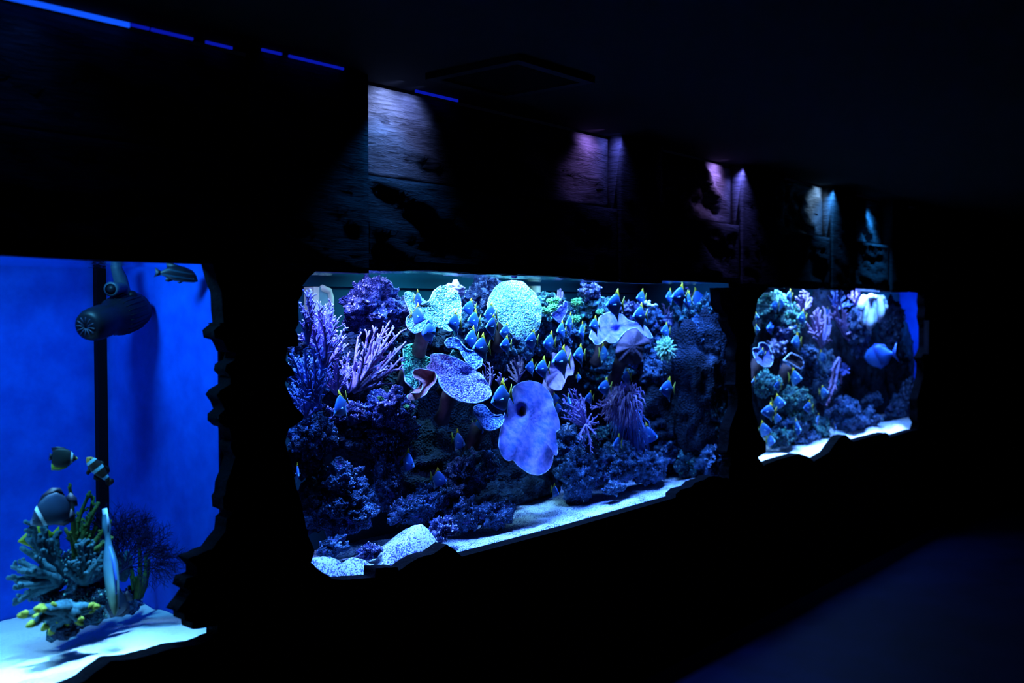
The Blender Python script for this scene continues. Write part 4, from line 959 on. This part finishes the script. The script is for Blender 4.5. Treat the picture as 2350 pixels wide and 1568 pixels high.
def put_fish(kind, parts, u, v, hpx, face, k, Y, label, unit=1.0, pitch=0, away=False, group=None, cat='fish', spin=0):
    """hpx: picture height of the fish; k: how much of its side we see (1 = full profile)"""
    if 1400 < u < 1700: Y = fitY(u, v, Y, .02)
    hpx *= 1.12; k = min(1, k*1.12)
    c = P(u, v, Y); ex, ez, ef = basis(c)
    head = (ex*face*k + ef*(1 if away else -1)*math.sqrt(max(0, 1-k*k))).normalized()
    side = ez.cross(head).normalized()
    R = Matrix.Rotation(math.radians(-pitch), 3, side)
    X = (R @ head).normalized(); Z = X.cross(side).normalized(); Yv = Z.cross(X)
    if spin:
        Q = Matrix.Rotation(math.radians(spin), 3, X); Z = Q @ Z; Yv = Q @ Yv
    size = hpx*S(u, v, Y)/unit
    r = empty(kind, c)
    r.rotation_euler = Matrix((X, Yv, Z)).transposed().to_euler(); r.scale = (size, size, size)
    tag(r, label, cat, group)
    for nm, me in parts:
        o = bpy.data.objects.new(nm, me); COL.objects.link(o); o.parent = r
    return r
mono = fish_parts([(.5, .0), (.47, .05), (.38, .15), (.25, .26), (.10, .36), (-.06, .43), (-.16, .43), (-.25, .30), (-.34, .13), (-.42, .05)],
                  [(.5, -.03), (.45, -.09), (.36, -.17), (.22, -.27), (.08, -.35), (-.06, -.41), (-.16, -.43), (-.25, -.30), (-.34, -.12), (-.42, -.05)], .085, 'silver',
                  [('dorsal_fin', [(-.02, .41), (-.10, .52), (-.20, .62), (-.225, .50), (-.27, .36), (-.35, .20), (-.38, .13), (-.30, .16), (-.24, .28), (-.16, .38)], 'yellowfin'),
                   ('anal_fin', [(-.02, -.40), (-.15, -.52), (-.24, -.66), (-.25, -.50), (-.29, -.34), (-.37, -.14), (-.30, -.16), (-.24, -.28), (-.16, -.38)], 'palefin'),
                   ('tail_fin', [(-.40, .045), (-.47, .11), (-.55, .24), (-.60, .33), (-.585, .16), (-.555, .0), (-.585, -.16), (-.60, -.33), (-.55, -.24), (-.47, -.11), (-.40, -.045)], 'paletail'),
                   ('pectoral_fin', [(.22, .0), (.08, .05), (.06, -.05)], 'palefin')], (.385, .045, .030))
F2 = [ # u, v, height, facing, profile share, Y, pitch, away, label
 (960,726,56,1,.60,.13,-12,0,'dark blue fish in front of the bright cream plate, facing lower right'),
 (960,688,44,1,.45,.20,-8,0,'smaller fish behind the one in front of the bright cream plate'),
 (1042,742,56,-1,.55,.16,0,0,'fish at the lower right edge of the bright cream plate'),
 (1076,708,46,-1,.65,.30,0,0,'dim fish in open water between the two cream plates'),
 (1087,736,52,-1,.55,.20,0,0,'fish directly below the dim one between the cream plates'),
 (1125,722,56,-1,.50,.15,0,0,'fish overlapping the left edge of the round cream plate'),
 (1128,750,58,-1,.45,.12,0,0,'fish just below the left edge of the round cream plate'),
 (1082,778,58,-1,.50,.18,0,0,'left one of the touching pair above the violet plate'),
 (1104,799,66,-1,.58,.12,0,0,'bright blue right one of the touching pair above the violet plate'),
 (1159,763,46,-1,.52,.18,0,0,'upper fish of the stacked pair below the round cream plate'),
 (1160,793,46,-1,.55,.14,0,0,'lower fish of the stacked pair below the round cream plate'),
 (1219,782,52,-1,.55,.16,0,0,'fish right below the round cream plate'),
 (1217,843,38,-1,.60,.32,0,0,'dim fish above the rosy fan coral'),
 (1244,847,56,-1,.55,.15,0,0,'fish left of the rosy leafy coral'),
 (1260,788,54,-1,.50,.24,0,0,'very dark fish above the rosy leafy coral'),
 (1287,830,72,-1,.55,.12,0,0,'large fish in front of the rosy leafy coral'),
 (1288,760,50,-1,.42,.22,0,0,'narrow fish under the jagged leaf coral'),
 (1306,744,52,-1,.28,.24,0,0,'thin edge-on fish right of the jagged leaf coral'),
 (1335,763,50,-1,.25,.24,0,0,'thin edge-on fish left of the wide cup coral'),
 (1364,748,46,-1,.48,.16,0,0,'dark fish overlapping the left rim of the wide cup coral'),
 (1410,700,70,-1,.55,.12,0,0,'large dark fish in front of the wide cup coral'),
 (1329,815,50,-1,.50,.20,0,0,'bright blue fish below the left rim of the wide cup coral'),
 (1386,812,48,1,.45,.24,0,0,'dim fish facing right under the wide cup coral'),
 (1471,684,42,-1,.50,.24,0,0,'fish near the surface left of the white finger coral'),
 (1536,682,40,-1,.40,.24,0,0,'fish left of the big dark one near the surface'),
 (1558,682,62,-1,.55,.13,0,0,'big dark fish near the surface at the upper right'),
 (1578,692,48,-1,.40,.20,0,0,'dark fish right behind the big dark one'),
 (1468,726,60,-1,.52,.12,0,0,'big dark fish at the right rim of the wide cup coral'),
 (1602,686,50,1,.70,.26,0,1,'bright blue fish at the upper right, facing right'),
 (1621,728,46,1,.75,.26,0,1,'dim blue fish close to the right edge of the long window'),
 (1527,760,40,-1,.50,.22,0,0,'blue fish just above the glowing green ball'),
 (1387,890,48,-1,.62,.18,0,0,'fish above the rosy tangle of twigs'),
 (1437,866,38,-1,.55,.20,0,0,'bright small fish above the large tentacle coral'),
 (1328,867,22,1,.50,.26,0,0,'tiny fish beside the dim rubble in the middle'),
 (1352,914,34,-1,.55,.22,0,0,'bright small fish above the violet bush'),
 (1306,925,40,1,.20,.22,0,0,'thin edge-on fish in front of the violet bush'),
 (1416,1021,48,-1,.42,.18,0,0,'pale fish in front of the wide central boulder'),
 (1274,915,32,1,.60,.34,0,1,'dim fish half hidden behind the giant ear coral, upper'),
 (1280,938,34,1,.60,.34,0,1,'dim fish half hidden behind the giant ear coral, lower'),
 (1530,893,54,-1,.60,.18,0,0,'fish over the dark hollow at the right'),
 (1599,944,42,-1,.42,.20,0,0,'pale blue fish near the right end boulder'),
 (1632,958,32,-1,.28,.22,0,0,'thin fish left of the right edge of the long window'),
 (1662,936,36,1,.50,.14,0,0,'dim fish touching the right edge of the long window'),
 (1488,1000,56,1,.80,.22,-6,0,'large dim fish below the large tentacle coral, facing right'),
 (937,1062,60,1,.48,.24,-12,0,'pale fish facing right in the shade, left one of three'),
 (1008,1100,50,1,.75,.22,-8,0,'pale fish above the rough boulder, middle one of three'),
 (1053,1014,54,1,.55,.27,-10,0,'blue fish in the deep shade under the violet plate'),
 (1097,985,52,1,.50,.25,-10,0,'dim fish behind the small speckled plate'),
 (1274,1129,36,1,.50,.20,-10,0,'small pale fish above the sand below the ear coral'),
]
for i, (u, v, hp, fc, k, Y, pt, aw, l) in enumerate(F2):
    put_fish('silver_fish', mono, u, v, hp, fc, k, Y, l, 1.28, pt, bool(aw), FISHG, spin=(i*37 % 11-5)*.8)
put_fish('silver_fish', mono, 1150, 915, 84, -1, .55, .12, 'large bright fish in front of the upper left edge of the giant ear coral', 1.28, -10, False, FISHG)
put_fish('silver_fish', mono, 781, 934, 72, -1, .45, .11, 'blue fish diving in front of the violet bushes at the left', 1.28, -28, False, FISHG)
put_fish('silver_fish', mono, 683, 1086, 44, 1, .12, .11, 'small narrow fish seen end-on at the lower left edge', 1.28, -10, False, FISHG)
# dark blue fish seen from the front
dam = fish_parts([(.5, 0), (.42, .12), (.25, .24), (0, .30), (-.25, .20), (-.42, .07)], [(.5, -.03), (.40, -.12), (.2, -.24), (0, -.28), (-.25, -.18), (-.42, -.07)], .13, 'bluefin',
    [('dorsal_fin', [(.2, .26), (.0, .38), (-.22, .36), (-.34, .22), (-.3, .14), (0, .28)], 'bluefin'), ('anal_fin', [(.05, -.26), (-.12, -.38), (-.28, -.32), (-.34, -.14), (-.1, -.24)], 'bluefin'),
     ('tail_fin', [(-.40, .06), (-.62, .2), (-.56, 0), (-.62, -.2), (-.40, -.06)], 'bluefin'), ('pectoral_fin', [(.2, .02), (.0, .10), (.02, -.08)], 'bluefin')])
put_fish('blue_fish', dam, 984, 763, 62, -1, .30, .13, 'dark blue fish seen from the front below the bright cream plate', .9, -5)
put_fish('blue_fish', dam, 1767, 754, 30, -1, .30, .18, 'dark blue fish seen from the front at the upper left of the far tank', .9)
M['stripe'] = bandmat('blue_fish_black_stripes', [(0, (.02, .03, .1)), (.28, (.02, .03, .1)), (.30, (.05, .2, .8)), (.40, (.05, .2, .8)), (.42, (.01, .01, .05)), (.52, (.01, .01, .05)), (.54, (.05, .2, .8)), (.66, (.05, .2, .8)), (.68, (.01, .01, .05)), (.78, (.01, .01, .05)), (.80, (.05, .2, .8)), (1, (.05, .25, .85))], 0, -.5, .5, .4, .02)
strp = fish_parts([(.5, 0), (.40, .16), (.2, .32), (0, .38), (-.25, .28), (-.42, .08)], [(.5, -.04), (.38, -.16), (.2, -.3), (0, -.36), (-.25, -.26), (-.42, -.08)], .11, 'stripe',
    [('dorsal_fin', [(.15, .34), (-.1, .46), (-.32, .38), (-.36, .2), (-.2, .30)], 'bluefin'), ('anal_fin', [(.1, -.33), (-.1, -.44), (-.32, -.36), (-.36, -.18), (-.2, -.28)], 'bluefin'),
     ('tail_fin', [(-.40, .06), (-.58, .14), (-.58, -.14), (-.40, -.06)], 'darkfin')])
put_fish('striped_fish', strp, 1454, 829, 34, -1, .62, .16, 'round blue fish with black stripes below the brown outer wall', .9)
# far tank fish
F3 = [
 (1778,702,32,-1,.55,.22,'fish in the upper left of the far tank, left of a pair'), (1792,698,34,1,.50,.24,'fish in the upper left of the far tank, right of a pair'),
 (1811,681,34,-1,.40,.26,'thin dark fish near the surface of the far tank'), (1840,730,40,-1,.50,.22,'bright blue fish left of the brightest pink bush'),
 (1827,785,42,-1,.50,.28,'teal fish above the brown shelf coral'), (1826,752,16,-1,.6,.24,'tiny blue fish left of the brightest pink bush'),
 (1747,814,30,-1,.60,.14,'blue fish inside the small cup coral'), (1887,820,32,1,.60,.26,'dim blue fish below the brightest pink bush'),
 (1826,868,46,1,.62,.18,'large fish facing right in front of the brown shelf coral'), (1784,886,30,-1,.55,.18,'fish above the touching pair in the far tank'),
 (1788,925,40,1,.75,.14,'right one of the touching pair in the far tank'), (1763,945,42,-1,.78,.13,'left one of the touching pair in the far tank'),
 (1784,960,28,1,.68,.18,'small teal fish below the touching pair'), (1755,987,42,1,.75,.16,'dim yellowish fish at the lower left of the far tank'),
 (1769,1012,36,1,.55,.12,'lowest fish, just above the white rubble'), (1854,936,34,-1,.60,.18,'fish in front of the mossy boulder'),
 (1891,901,32,1,.62,.16,'bright fish overlapping the hanging pink coral'), (1830,985,46,1,.35,.18,'pale narrow fish before the lower boulder'),
 (1876,966,32,-1,.16,.18,'very thin edge-on fish right of the mossy boulder'), (1729,877,22,-1,.35,.10,'tiny fish at the left edge of the far window'),
 (1916,982,26,1,.22,.20,'thin pale fish near the sill below the hanging coral'), (1737,728,22,1,.4,.10,'sliver of a blue fish at the upper left edge of the far window'),
 (1738,757,24,1,.4,.12,'small bright blue fish at the left edge above the cup coral'), (1897,718,26,-1,.4,.26,'dark fish between the two pink antler bushes'),
]
for i, (u, v, hp, fc, k, Y, l) in enumerate(F3):
    put_fish('silver_fish', mono, u, v, hp, fc, k, Y, l, 1.28, 0, False, 'silvery blue yellow-finned fish of the far tank', spin=(i*29 % 9-4))
M['tang'] = bandmat('bright_blue_tang', [(0, (.03, .16, .9)), (.45, (.04, .2, 1)), (.62, (.02, .06, .4)), (.68, (.04, .22, 1)), (1, (.05, .28, 1))], 0, -.5, .5, .4, .10, tilt=-.3)
tang = fish_parts([(.5, 0), (.46, .10), (.34, .26), (.15, .36), (-.05, .36), (-.25, .24), (-.42, .06)], [(.5, -.05), (.42, -.20), (.28, -.34), (.1, -.40), (-.1, -.34), (-.28, -.18), (-.42, -.05)], .10, 'tang',
    [('dorsal_fin', [(.3, .26), (.1, .42), (-.2, .36), (-.38, .12), (-.2, .25), (.1, .34)], 'bluefin'), ('anal_fin', [(.2, -.36), (.0, -.46), (-.25, -.32), (-.38, -.10), (-.1, -.33)], 'bluefin'),
     ('tail_fin', [(-.40, .05), (-.52, .22), (-.60, .38), (-.53, .0), (-.62, -.34), (-.52, -.18), (-.40, -.05)], 'bluefin')])
put_fish('blue_tang', tang, 2018, 816, 52, -1, .95, .16, 'big bright blue oval fish in the dark hollow of the far tank', .88, -8)
# ================================================================== TANK 1
M['rc_body'] = bandmat('black_yellow_butterflyfish', [(0, (.01, .02, .03)), (.60, (.015, .03, .03)), (.74, (.01, .01, .02)), (.755, (.55, .85, .95)), (.815, (.55, .85, .95)), (.83, (.01, .01, .02)), (.92, (.01, .01, .02)), (.95, (.55, .45, .05)), (1, (.7, .6, .1))], 0, -.5, .5, .5, .01)
M['rc_fin'] = plain('olive_yellow_fin', (.30, .42, .03), .5)
rac = fish_parts([(.5, -.02), (.44, .05), (.34, .14), (.2, .28), (0, .34), (-.25, .32), (-.40, .22)], [(.5, -.05), (.44, -.08), (.32, -.18), (.15, -.32), (0, -.38), (-.25, -.38), (-.40, -.25)], .08, 'rc_body',
    [('dorsal_fin', [(.2, .26), (0, .37), (-.25, .40), (-.46, .34), (-.40, .20), (-.2, .30)], 'darkfin'), ('anal_fin', [(.32, -.20), (.12, -.40), (-.10, -.50), (-.38, -.50), (-.40, -.25), (-.1, -.30), (.15, -.24)], 'rc_fin'),
     ('tail_fin', [(-.38, .10), (-.50, .14), (-.50, -.14), (-.38, -.12)], 'darkfin')], (.40, .02, .02))
put_fish('butterflyfish', rac, 146, 1050, 50, 1, .92, .20, 'dark butterflyfish with a white band and yellow snout in the blue tank', .92, -6)
M['clown'] = bandmat('dark_clownfish_bands', [(0, (.05, .02, .015)), (.12, (.05, .02, .015)), (.13, (.45, .85, 1)), (.20, (.45, .85, 1)), (.21, (.05, .02, .015)), (.46, (.05, .02, .015)), (.47, (.45, .85, 1)), (.56, (.45, .85, 1)), (.57, (.05, .02, .015)), (.78, (.05, .02, .015)), (.79, (.45, .85, 1)), (.87, (.45, .85, 1)), (.88, (.95, .36, .05)), (1, (.95, .36, .05))], 0, -.5, .5, .5, .02)
clo = fish_parts([(.5, 0), (.44, .09), (.3, .17), (.1, .21), (-.15, .17), (-.35, .10), (-.45, .08)], [(.5, -.03), (.42, -.11), (.28, -.18), (.1, -.21), (-.15, -.17), (-.35, -.09), (-.45, -.07)], .10, 'clown',
    [('dorsal_fin', [(.2, .18), (.08, .27), (-.02, .22), (-.16, .28), (-.28, .22), (-.30, .12), (0, .18)], 'brownfin'), ('anal_fin', [(-.05, -.19), (-.16, -.30), (-.30, -.22), (-.30, -.10)], 'brownfin'),
     ('pelvic_fin', [(.22, -.18), (.14, -.34), (.04, -.34), (.06, -.19)], 'brownfin'), ('tail_fin', [(-.43, .07), (-.54, .14), (-.62, .10), (-.64, 0), (-.62, -.10), (-.54, -.14), (-.43, -.07)], 'brownfin')], (.40, .04, .022))
put_fish('clownfish', clo, 225, 1077, 66, -1, .96, .26, 'clownfish with three white bands and an orange face in the blue tank', 1.0, 52)
M['ang'] = bandmat('grey_blue_angelfish', [(0, (.004, .010, .03)), (.35, (.012, .04, .09)), (.64, (.012, .04, .08)), (.70, (.01, .02, .05)), (.71, (.6, .9, 1)), (.775, (.6, .9, 1)), (.785, (.01, .02, .05)), (.90, (.02, .05, .10)), (1, (.15, .25, .4))], 0, -.5, .5, .4, .02)
ang_ = fish_parts([(.5, -.06), (.42, .04), (.3, .18), (.12, .31), (-.1, .38), (-.30, .34), (-.42, .16)], [(.5, -.10), (.42, -.16), (.28, -.24), (.1, -.32), (-.1, -.38), (-.30, -.32), (-.42, -.14)], .10, 'ang',
    [('dorsal_fin', [(.25, .2), (.0, .42), (-.25, .48), (-.42, .38), (-.42, .16), (-.2, .34)], 'darkfin'), ('anal_fin', [(.1, -.3), (-.1, -.46), (-.32, -.46), (-.42, -.3), (-.4, -.14), (-.2, -.33)], 'darkfin'),
     ('tail_fin', [(-.40, .13), (-.56, .18), (-.62, .0), (-.56, -.18), (-.40, -.13)], 'darkfin')], (.40, .0, .02))
put_fish('angelfish', ang_, 116, 1173, 84, -1, .90, .17, 'grey-blue angelfish with a white cheek band, upper left in the blue tank', .95, -25)
put_fish('angelfish', ang_, 258, 1392, 66, -1, .85, .22, 'grey-blue angelfish half hidden low beside the slender fish', .95, -25)
M['ban'] = bandmat('black_fish_curved_blue_lines', [(0, (.01, .04, .08)), (.14, (.012, .05, .09)), (.18, (.006, .008, .02)), (.34, (.006, .008, .02)), (.37, (.012, .06, .12)), (.42, (.012, .06, .12)), (.45, (.006, .008, .02)), (.64, (.006, .008, .02)), (.67, (.012, .05, .10)), (.71, (.012, .05, .10)), (.74, (.006, .008, .02)), (1, (.006, .008, .02))], 2, -.24, .24, .4, .05, tilt=.10)
ban = fish_parts([(.5, -.14), (.46, .0), (.36, .12), (.15, .20), (-.15, .20), (-.30, .12), (-.42, .04)], [(.5, -.17), (.40, -.20), (.2, -.20), (-.1, -.18), (-.28, -.10), (-.42, -.05)], .09, 'ban',
    [('dorsal_fin', [(.25, .16), (.0, .23), (-.20, .28), (-.30, .27), (-.26, .10)], 'darkfin'), ('anal_fin', [(-.1, -.17), (-.22, -.22), (-.30, -.20), (-.28, -.09)], 'darkfin'),
     ('pelvic_fin', [(.15, -.19), (.05, -.25), (-.02, -.2)], 'darkfin'), ('tail_fin', [(-.40, .04), (-.56, .14), (-.54, 0), (-.58, -.12), (-.40, -.05)], 'darkfin')], (.40, -.1, .02))
put_fish('banded_fish', ban, 408, 629, 38, 1, .90, .10, 'dark fish with curved pale lines just under the surface of the blue tank', .48, -3)
M['slend'] = bandmat('pale_cyan_slender_fish', [(0, (.04, .16, .24)), (.5, (.04, .13, .20)), (.65, (.10, .28, .36)), (.85, (.22, .42, .38)), (1, (.25, .34, .2))], 0, -.5, .5, .4, .1)
sle = fish_parts([(.5, 0), (.42, .05), (.25, .09), (0, .08), (-.2, .035), (-.28, .03), (-.40, .05), (-.5, .06)], [(.5, -.02), (.42, -.05), (.25, -.09), (0, -.07), (-.2, -.03), (-.28, -.02), (-.40, -.05), (-.5, -.06)], .07, 'slend',
    [('dorsal_fin', [(.3, .08), (.15, .13), (-.05, .11), (-.18, .04), (0, .07)], 'bluefin'), ('anal_fin', [(.1, -.08), (-.02, -.12), (-.18, -.04)], 'palefin'), ('tail_fin', [(-.28, .02), (-.42, .07), (-.56, .05), (-.56, -.05), (-.42, -.06), (-.28, -.02)], 'palefin')], (.44, .01, .012))
put_fish('slender_fish', sle, 253, 1296, 205, 1, .30, .13, 'long slender pale fish hanging head down in front of the yellow-tipped coral', 1.0, -76)
M['yel'] = plain('yellow_skin', (.30, .38, .02), .5)
yel = fish_parts([(.5, 0), (.3, .16), (0, .30), (-.25, .22), (-.42, .06)], [(.5, -.03), (.3, -.16), (0, -.30), (-.25, -.22), (-.42, -.06)], .10, 'yel',
    [('dorsal_fin', [(.2, .22), (0, .42), (-.3, .38), (-.3, .14)], 'yel'), ('anal_fin', [(.2, -.22), (0, -.42), (-.3, -.38), (-.3, -.14)], 'yel'), ('tail_fin', [(-.40, .05), (-.6, .2), (-.6, -.2), (-.40, -.05)], 'yel')])
put_fish('yellow_fish', yel, 85, 1234, 66, -1, .80, .30, 'yellow fish hidden behind the left branches of the yellow-tipped coral', .85)
# corals
M['branch1'] = surf('blue_green_branch_skin', [(.3, (.010, .045, .07)), (.65, (.05, .17, .22))], 60, .8, .9, .004)
M['tip'] = surf('yellow_branch_tip', [(.3, (.16, .20, .02)), (.7, (.36, .37, .05))], 60, .7, .4)
M['fan'] = plain('dark_sea_fan', (.01, .012, .07), .8, .1)
M['greenstick'] = surf('olive_stick_coral', [(.3, (.02, .06, .03)), (.7, (.10, .17, .03))], 60, .8, .6)
GB = 'branching_coral'
bush('blue-green antler coral reaching left, lower left of the blue tank', 130, 1335, [(18,1328),(32,1350),(30,1300),(52,1290),(44,1378),(30,1388),(60,1322),(84,1280),(70,1345),(48,1310)], .22, 'branch1', .016, .0055, 7, .20, .7, seed=41, lvl2=1, knob=.18, sides=10, name=GB, spreadY=.05)
bush('blue-green antler coral rising behind the angelfish in the blue tank', 135, 1320, [(48,1258),(62,1235),(72,1198),(84,1230),(100,1205),(118,1238),(132,1220),(70,1270),(96,1262)], .25, 'branch1', .014, .0055, 8, .20, .7, seed=42, lvl2=1, knob=.18, sides=10, name=GB, tips=None)
bush('tall olive branches in the upper middle of the coral cluster', 175, 1300, [(160,1118),(165,1170),(205,1130),(216,1140),(228,1155),(190,1190),(176,1205),(235,1190),(150,1215),(258,1235),(250,1200),(200,1225)], .24, 'greenstick', .009, .0042, 8, .16, .7, seed=43, lvl2=1, knob=.15, sides=8, name=GB)
bush('thick blue coral with yellow tips spreading over the sand', 150, 1398, [(56,1414),(74,1432),(104,1440),(122,1448),(158,1430),(180,1424),(214,1396),(205,1402),(90,1400),(135,1430),(165,1410)], .13, 'branch1', .020, .0075, 4, .20, .6, seed=44, knob=.14, tips='tip', sides=10, name=GB, spreadY=.03)
bush('dense teal polyp branches in the centre of the coral cluster', 190, 1335, [(170,1262),(188,1248),(205,1268),(220,1285),(235,1300),(160,1290),(150,1310),(178,1290),(212,1250),(240,1270),(230,1330),(205,1320),(190,1300),(245,1315)], .21, 'branch1', .011, .0048, 12, .26, .9, seed=45, knob=.25, sides=7, name=GB, lvl2=2)
bush('olive stick coral standing right of the slender fish', 312, 1392, [(318,1250),(335,1272),(342,1285),(300,1300),(322,1310),(306,1330),(296,1345)], .30, 'greenstick', .009, .0045, 2, .25, .5, seed=46, sides=8, name='stick_coral')
bush('small dark teal coral tuft beside the corner seal', 283, 1330, [(262,1262),(275,1270),(290,1268),(300,1282),(268,1290),(292,1300)], .30, 'branch1', .010, .005, 5, .3, .7, seed=47, knob=.2, sides=8, name=GB)
G1 = 'rocks of the blue tank'
for (u, v, a, b, Y, mt, l) in [(170,1400,72,52,.24,'rock_teal','dark rock that carries the yellow-tipped coral'), (150,1440,30,26,.16,'rock_shaded','small dark rock foot on the sand under the yellow-tipped coral'),
        (215,1375,40,44,.27,'rock_shaded','black hollow rock behind the low angelfish'), (195,1290,44,52,.30,'rock_teal','teal rock in the middle of the coral cluster'),
        (300,1385,22,26,.30,'rock','bluish rock at the foot of the stick coral'), (105,1340,34,40,.28,'rock_teal','teal rock behind the left antler coral')]:
    rock('base_rock', u, v, a, b, Y, mt, l, group=G1, sub=4)
# sea fan : a flat net of dark twigs
def seafan(label, u, v, tops, Y, mat):
    rng = random.Random(5); c = P(u, v, Y); r = empty('sea_fan', c); tag(r, label, 'sea fan'); m = MB(); ex, ez, ef = basis(c)
    def tw(p, ang, L, rad, lv):
        pts = [p]; a = ang; n = 5
        for i in range(n):
            a += rng.uniform(-.22, .22); p = p+(ex*math.sin(a)+ez*math.cos(a)+ef*rng.uniform(-.10, .10))*L/n; pts.append(clampy(p.copy()))
            if lv > 0 and i > 0 and rng.random() < .85:
                tw(p.copy(), a+rng.choice((-1, 1))*rng.uniform(.45, .9), L*rng.uniform(.55, .85), rad*.72, lv-1)
        m.tube(pts, [rad*(1-.5*i/n) for i in range(n+1)], 5)
        if lv > 0: tw(p.copy(), a+rng.uniform(-.3, .3), L*.7, rad*.7, lv-1)
    for a in tops: tw(c.copy(), a, .075, .0024, 4)
    m.build('net', M[mat], r)
seafan('dark net-like sea fan in front of the bright end wall', 262, 1330, [-.1, .25, .5, .78, 1.02], .24, 'fan')
# circulation pump on a pipe
M['pump'] = plain('black_plastic', (.003, .004, .009), .45, .12)
M['pipe'] = plain('grey_pipe', (.02, .04, .07), .5)
M['grille'] = plain('dark_grille', (.012, .014, .04), .5)
pc = P(258, 728, .30); r = empty('circulation_pump', pc); tag(r, 'black circulation pump hanging on a grey pipe in the blue tank', 'pump')
a = P(199, 750, .24); b = P(320, 708, .36)
def lathe(m, a, b, prof_, n=28):
    ax = (b-a); pts = [a+ax*t for t, _ in prof_]; m.tube(pts, [q for _, q in prof_], n)
s_ = S(258, 728, .3)
m = MB(); lathe(m, a, b, [(.0, 24*s_), (.02, 31*s_), (.08, 36*s_), (.18, 38*s_), (.30, 38*s_), (.36, 35*s_), (.44, 37*s_), (.52, 44*s_), (.60, 46*s_), (.82, 45*s_), (.94, 40*s_), (1.0, 28*s_)]); m.build('housing', M['pump'], r)
ax = (b-a).normalized(); o1 = ax.orthogonal().normalized(); o2 = ax.cross(o1)
for k in range(24):
    q = 2*math.pi*k/24; dd = o1*math.cos(q)+o2*math.sin(q); m = MB()
    m.tube([a.lerp(b, .50)+dd*43*s_, a.lerp(b, .62)+dd*47*s_, a.lerp(b, .84)+dd*45*s_], .0014, 4); m.build('rib', M['pump'], r)
m = MB()
for k in range(12):
    q = 2*math.pi*k/12; dd = o1*math.cos(q)+o2*math.sin(q); m.tube([a-ax*.004+dd*4*s_, a-ax*.006+dd*22*s_], .0018, 4)
m.build('intake_grille', M['grille'], r)
k1 = P(302, 680, .32); m = MB(); m.ball(k1, 14*s_, 14, 10); m.build('knob', M['pump'], r)
m = MB(); m.tube([P(262, 585, .33), P(268, 618, .33), P(276, 640, .33), P(284, 668, .33), P(286, 700, .33)], [13*s_, 13*s_, 16*s_, 15*s_, 15*s_], 16); m.build('pipe', M['pipe'], r)
m = MB(); m.tube([P(284, 659, .33), P(262, 663, .30), P(254, 664, .29), P(253.5, 664, .289)], [13*s_, 15*s_, 17*s_, 12.5*s_], 18, False); m.build('elbow', M['pipe'], r)
m = MB(); m.tube([P(260, 663, .299), P(255, 664, .292)], 12.4*s_, 16, True); m.build('pipe_mouth', M['pump'], r)
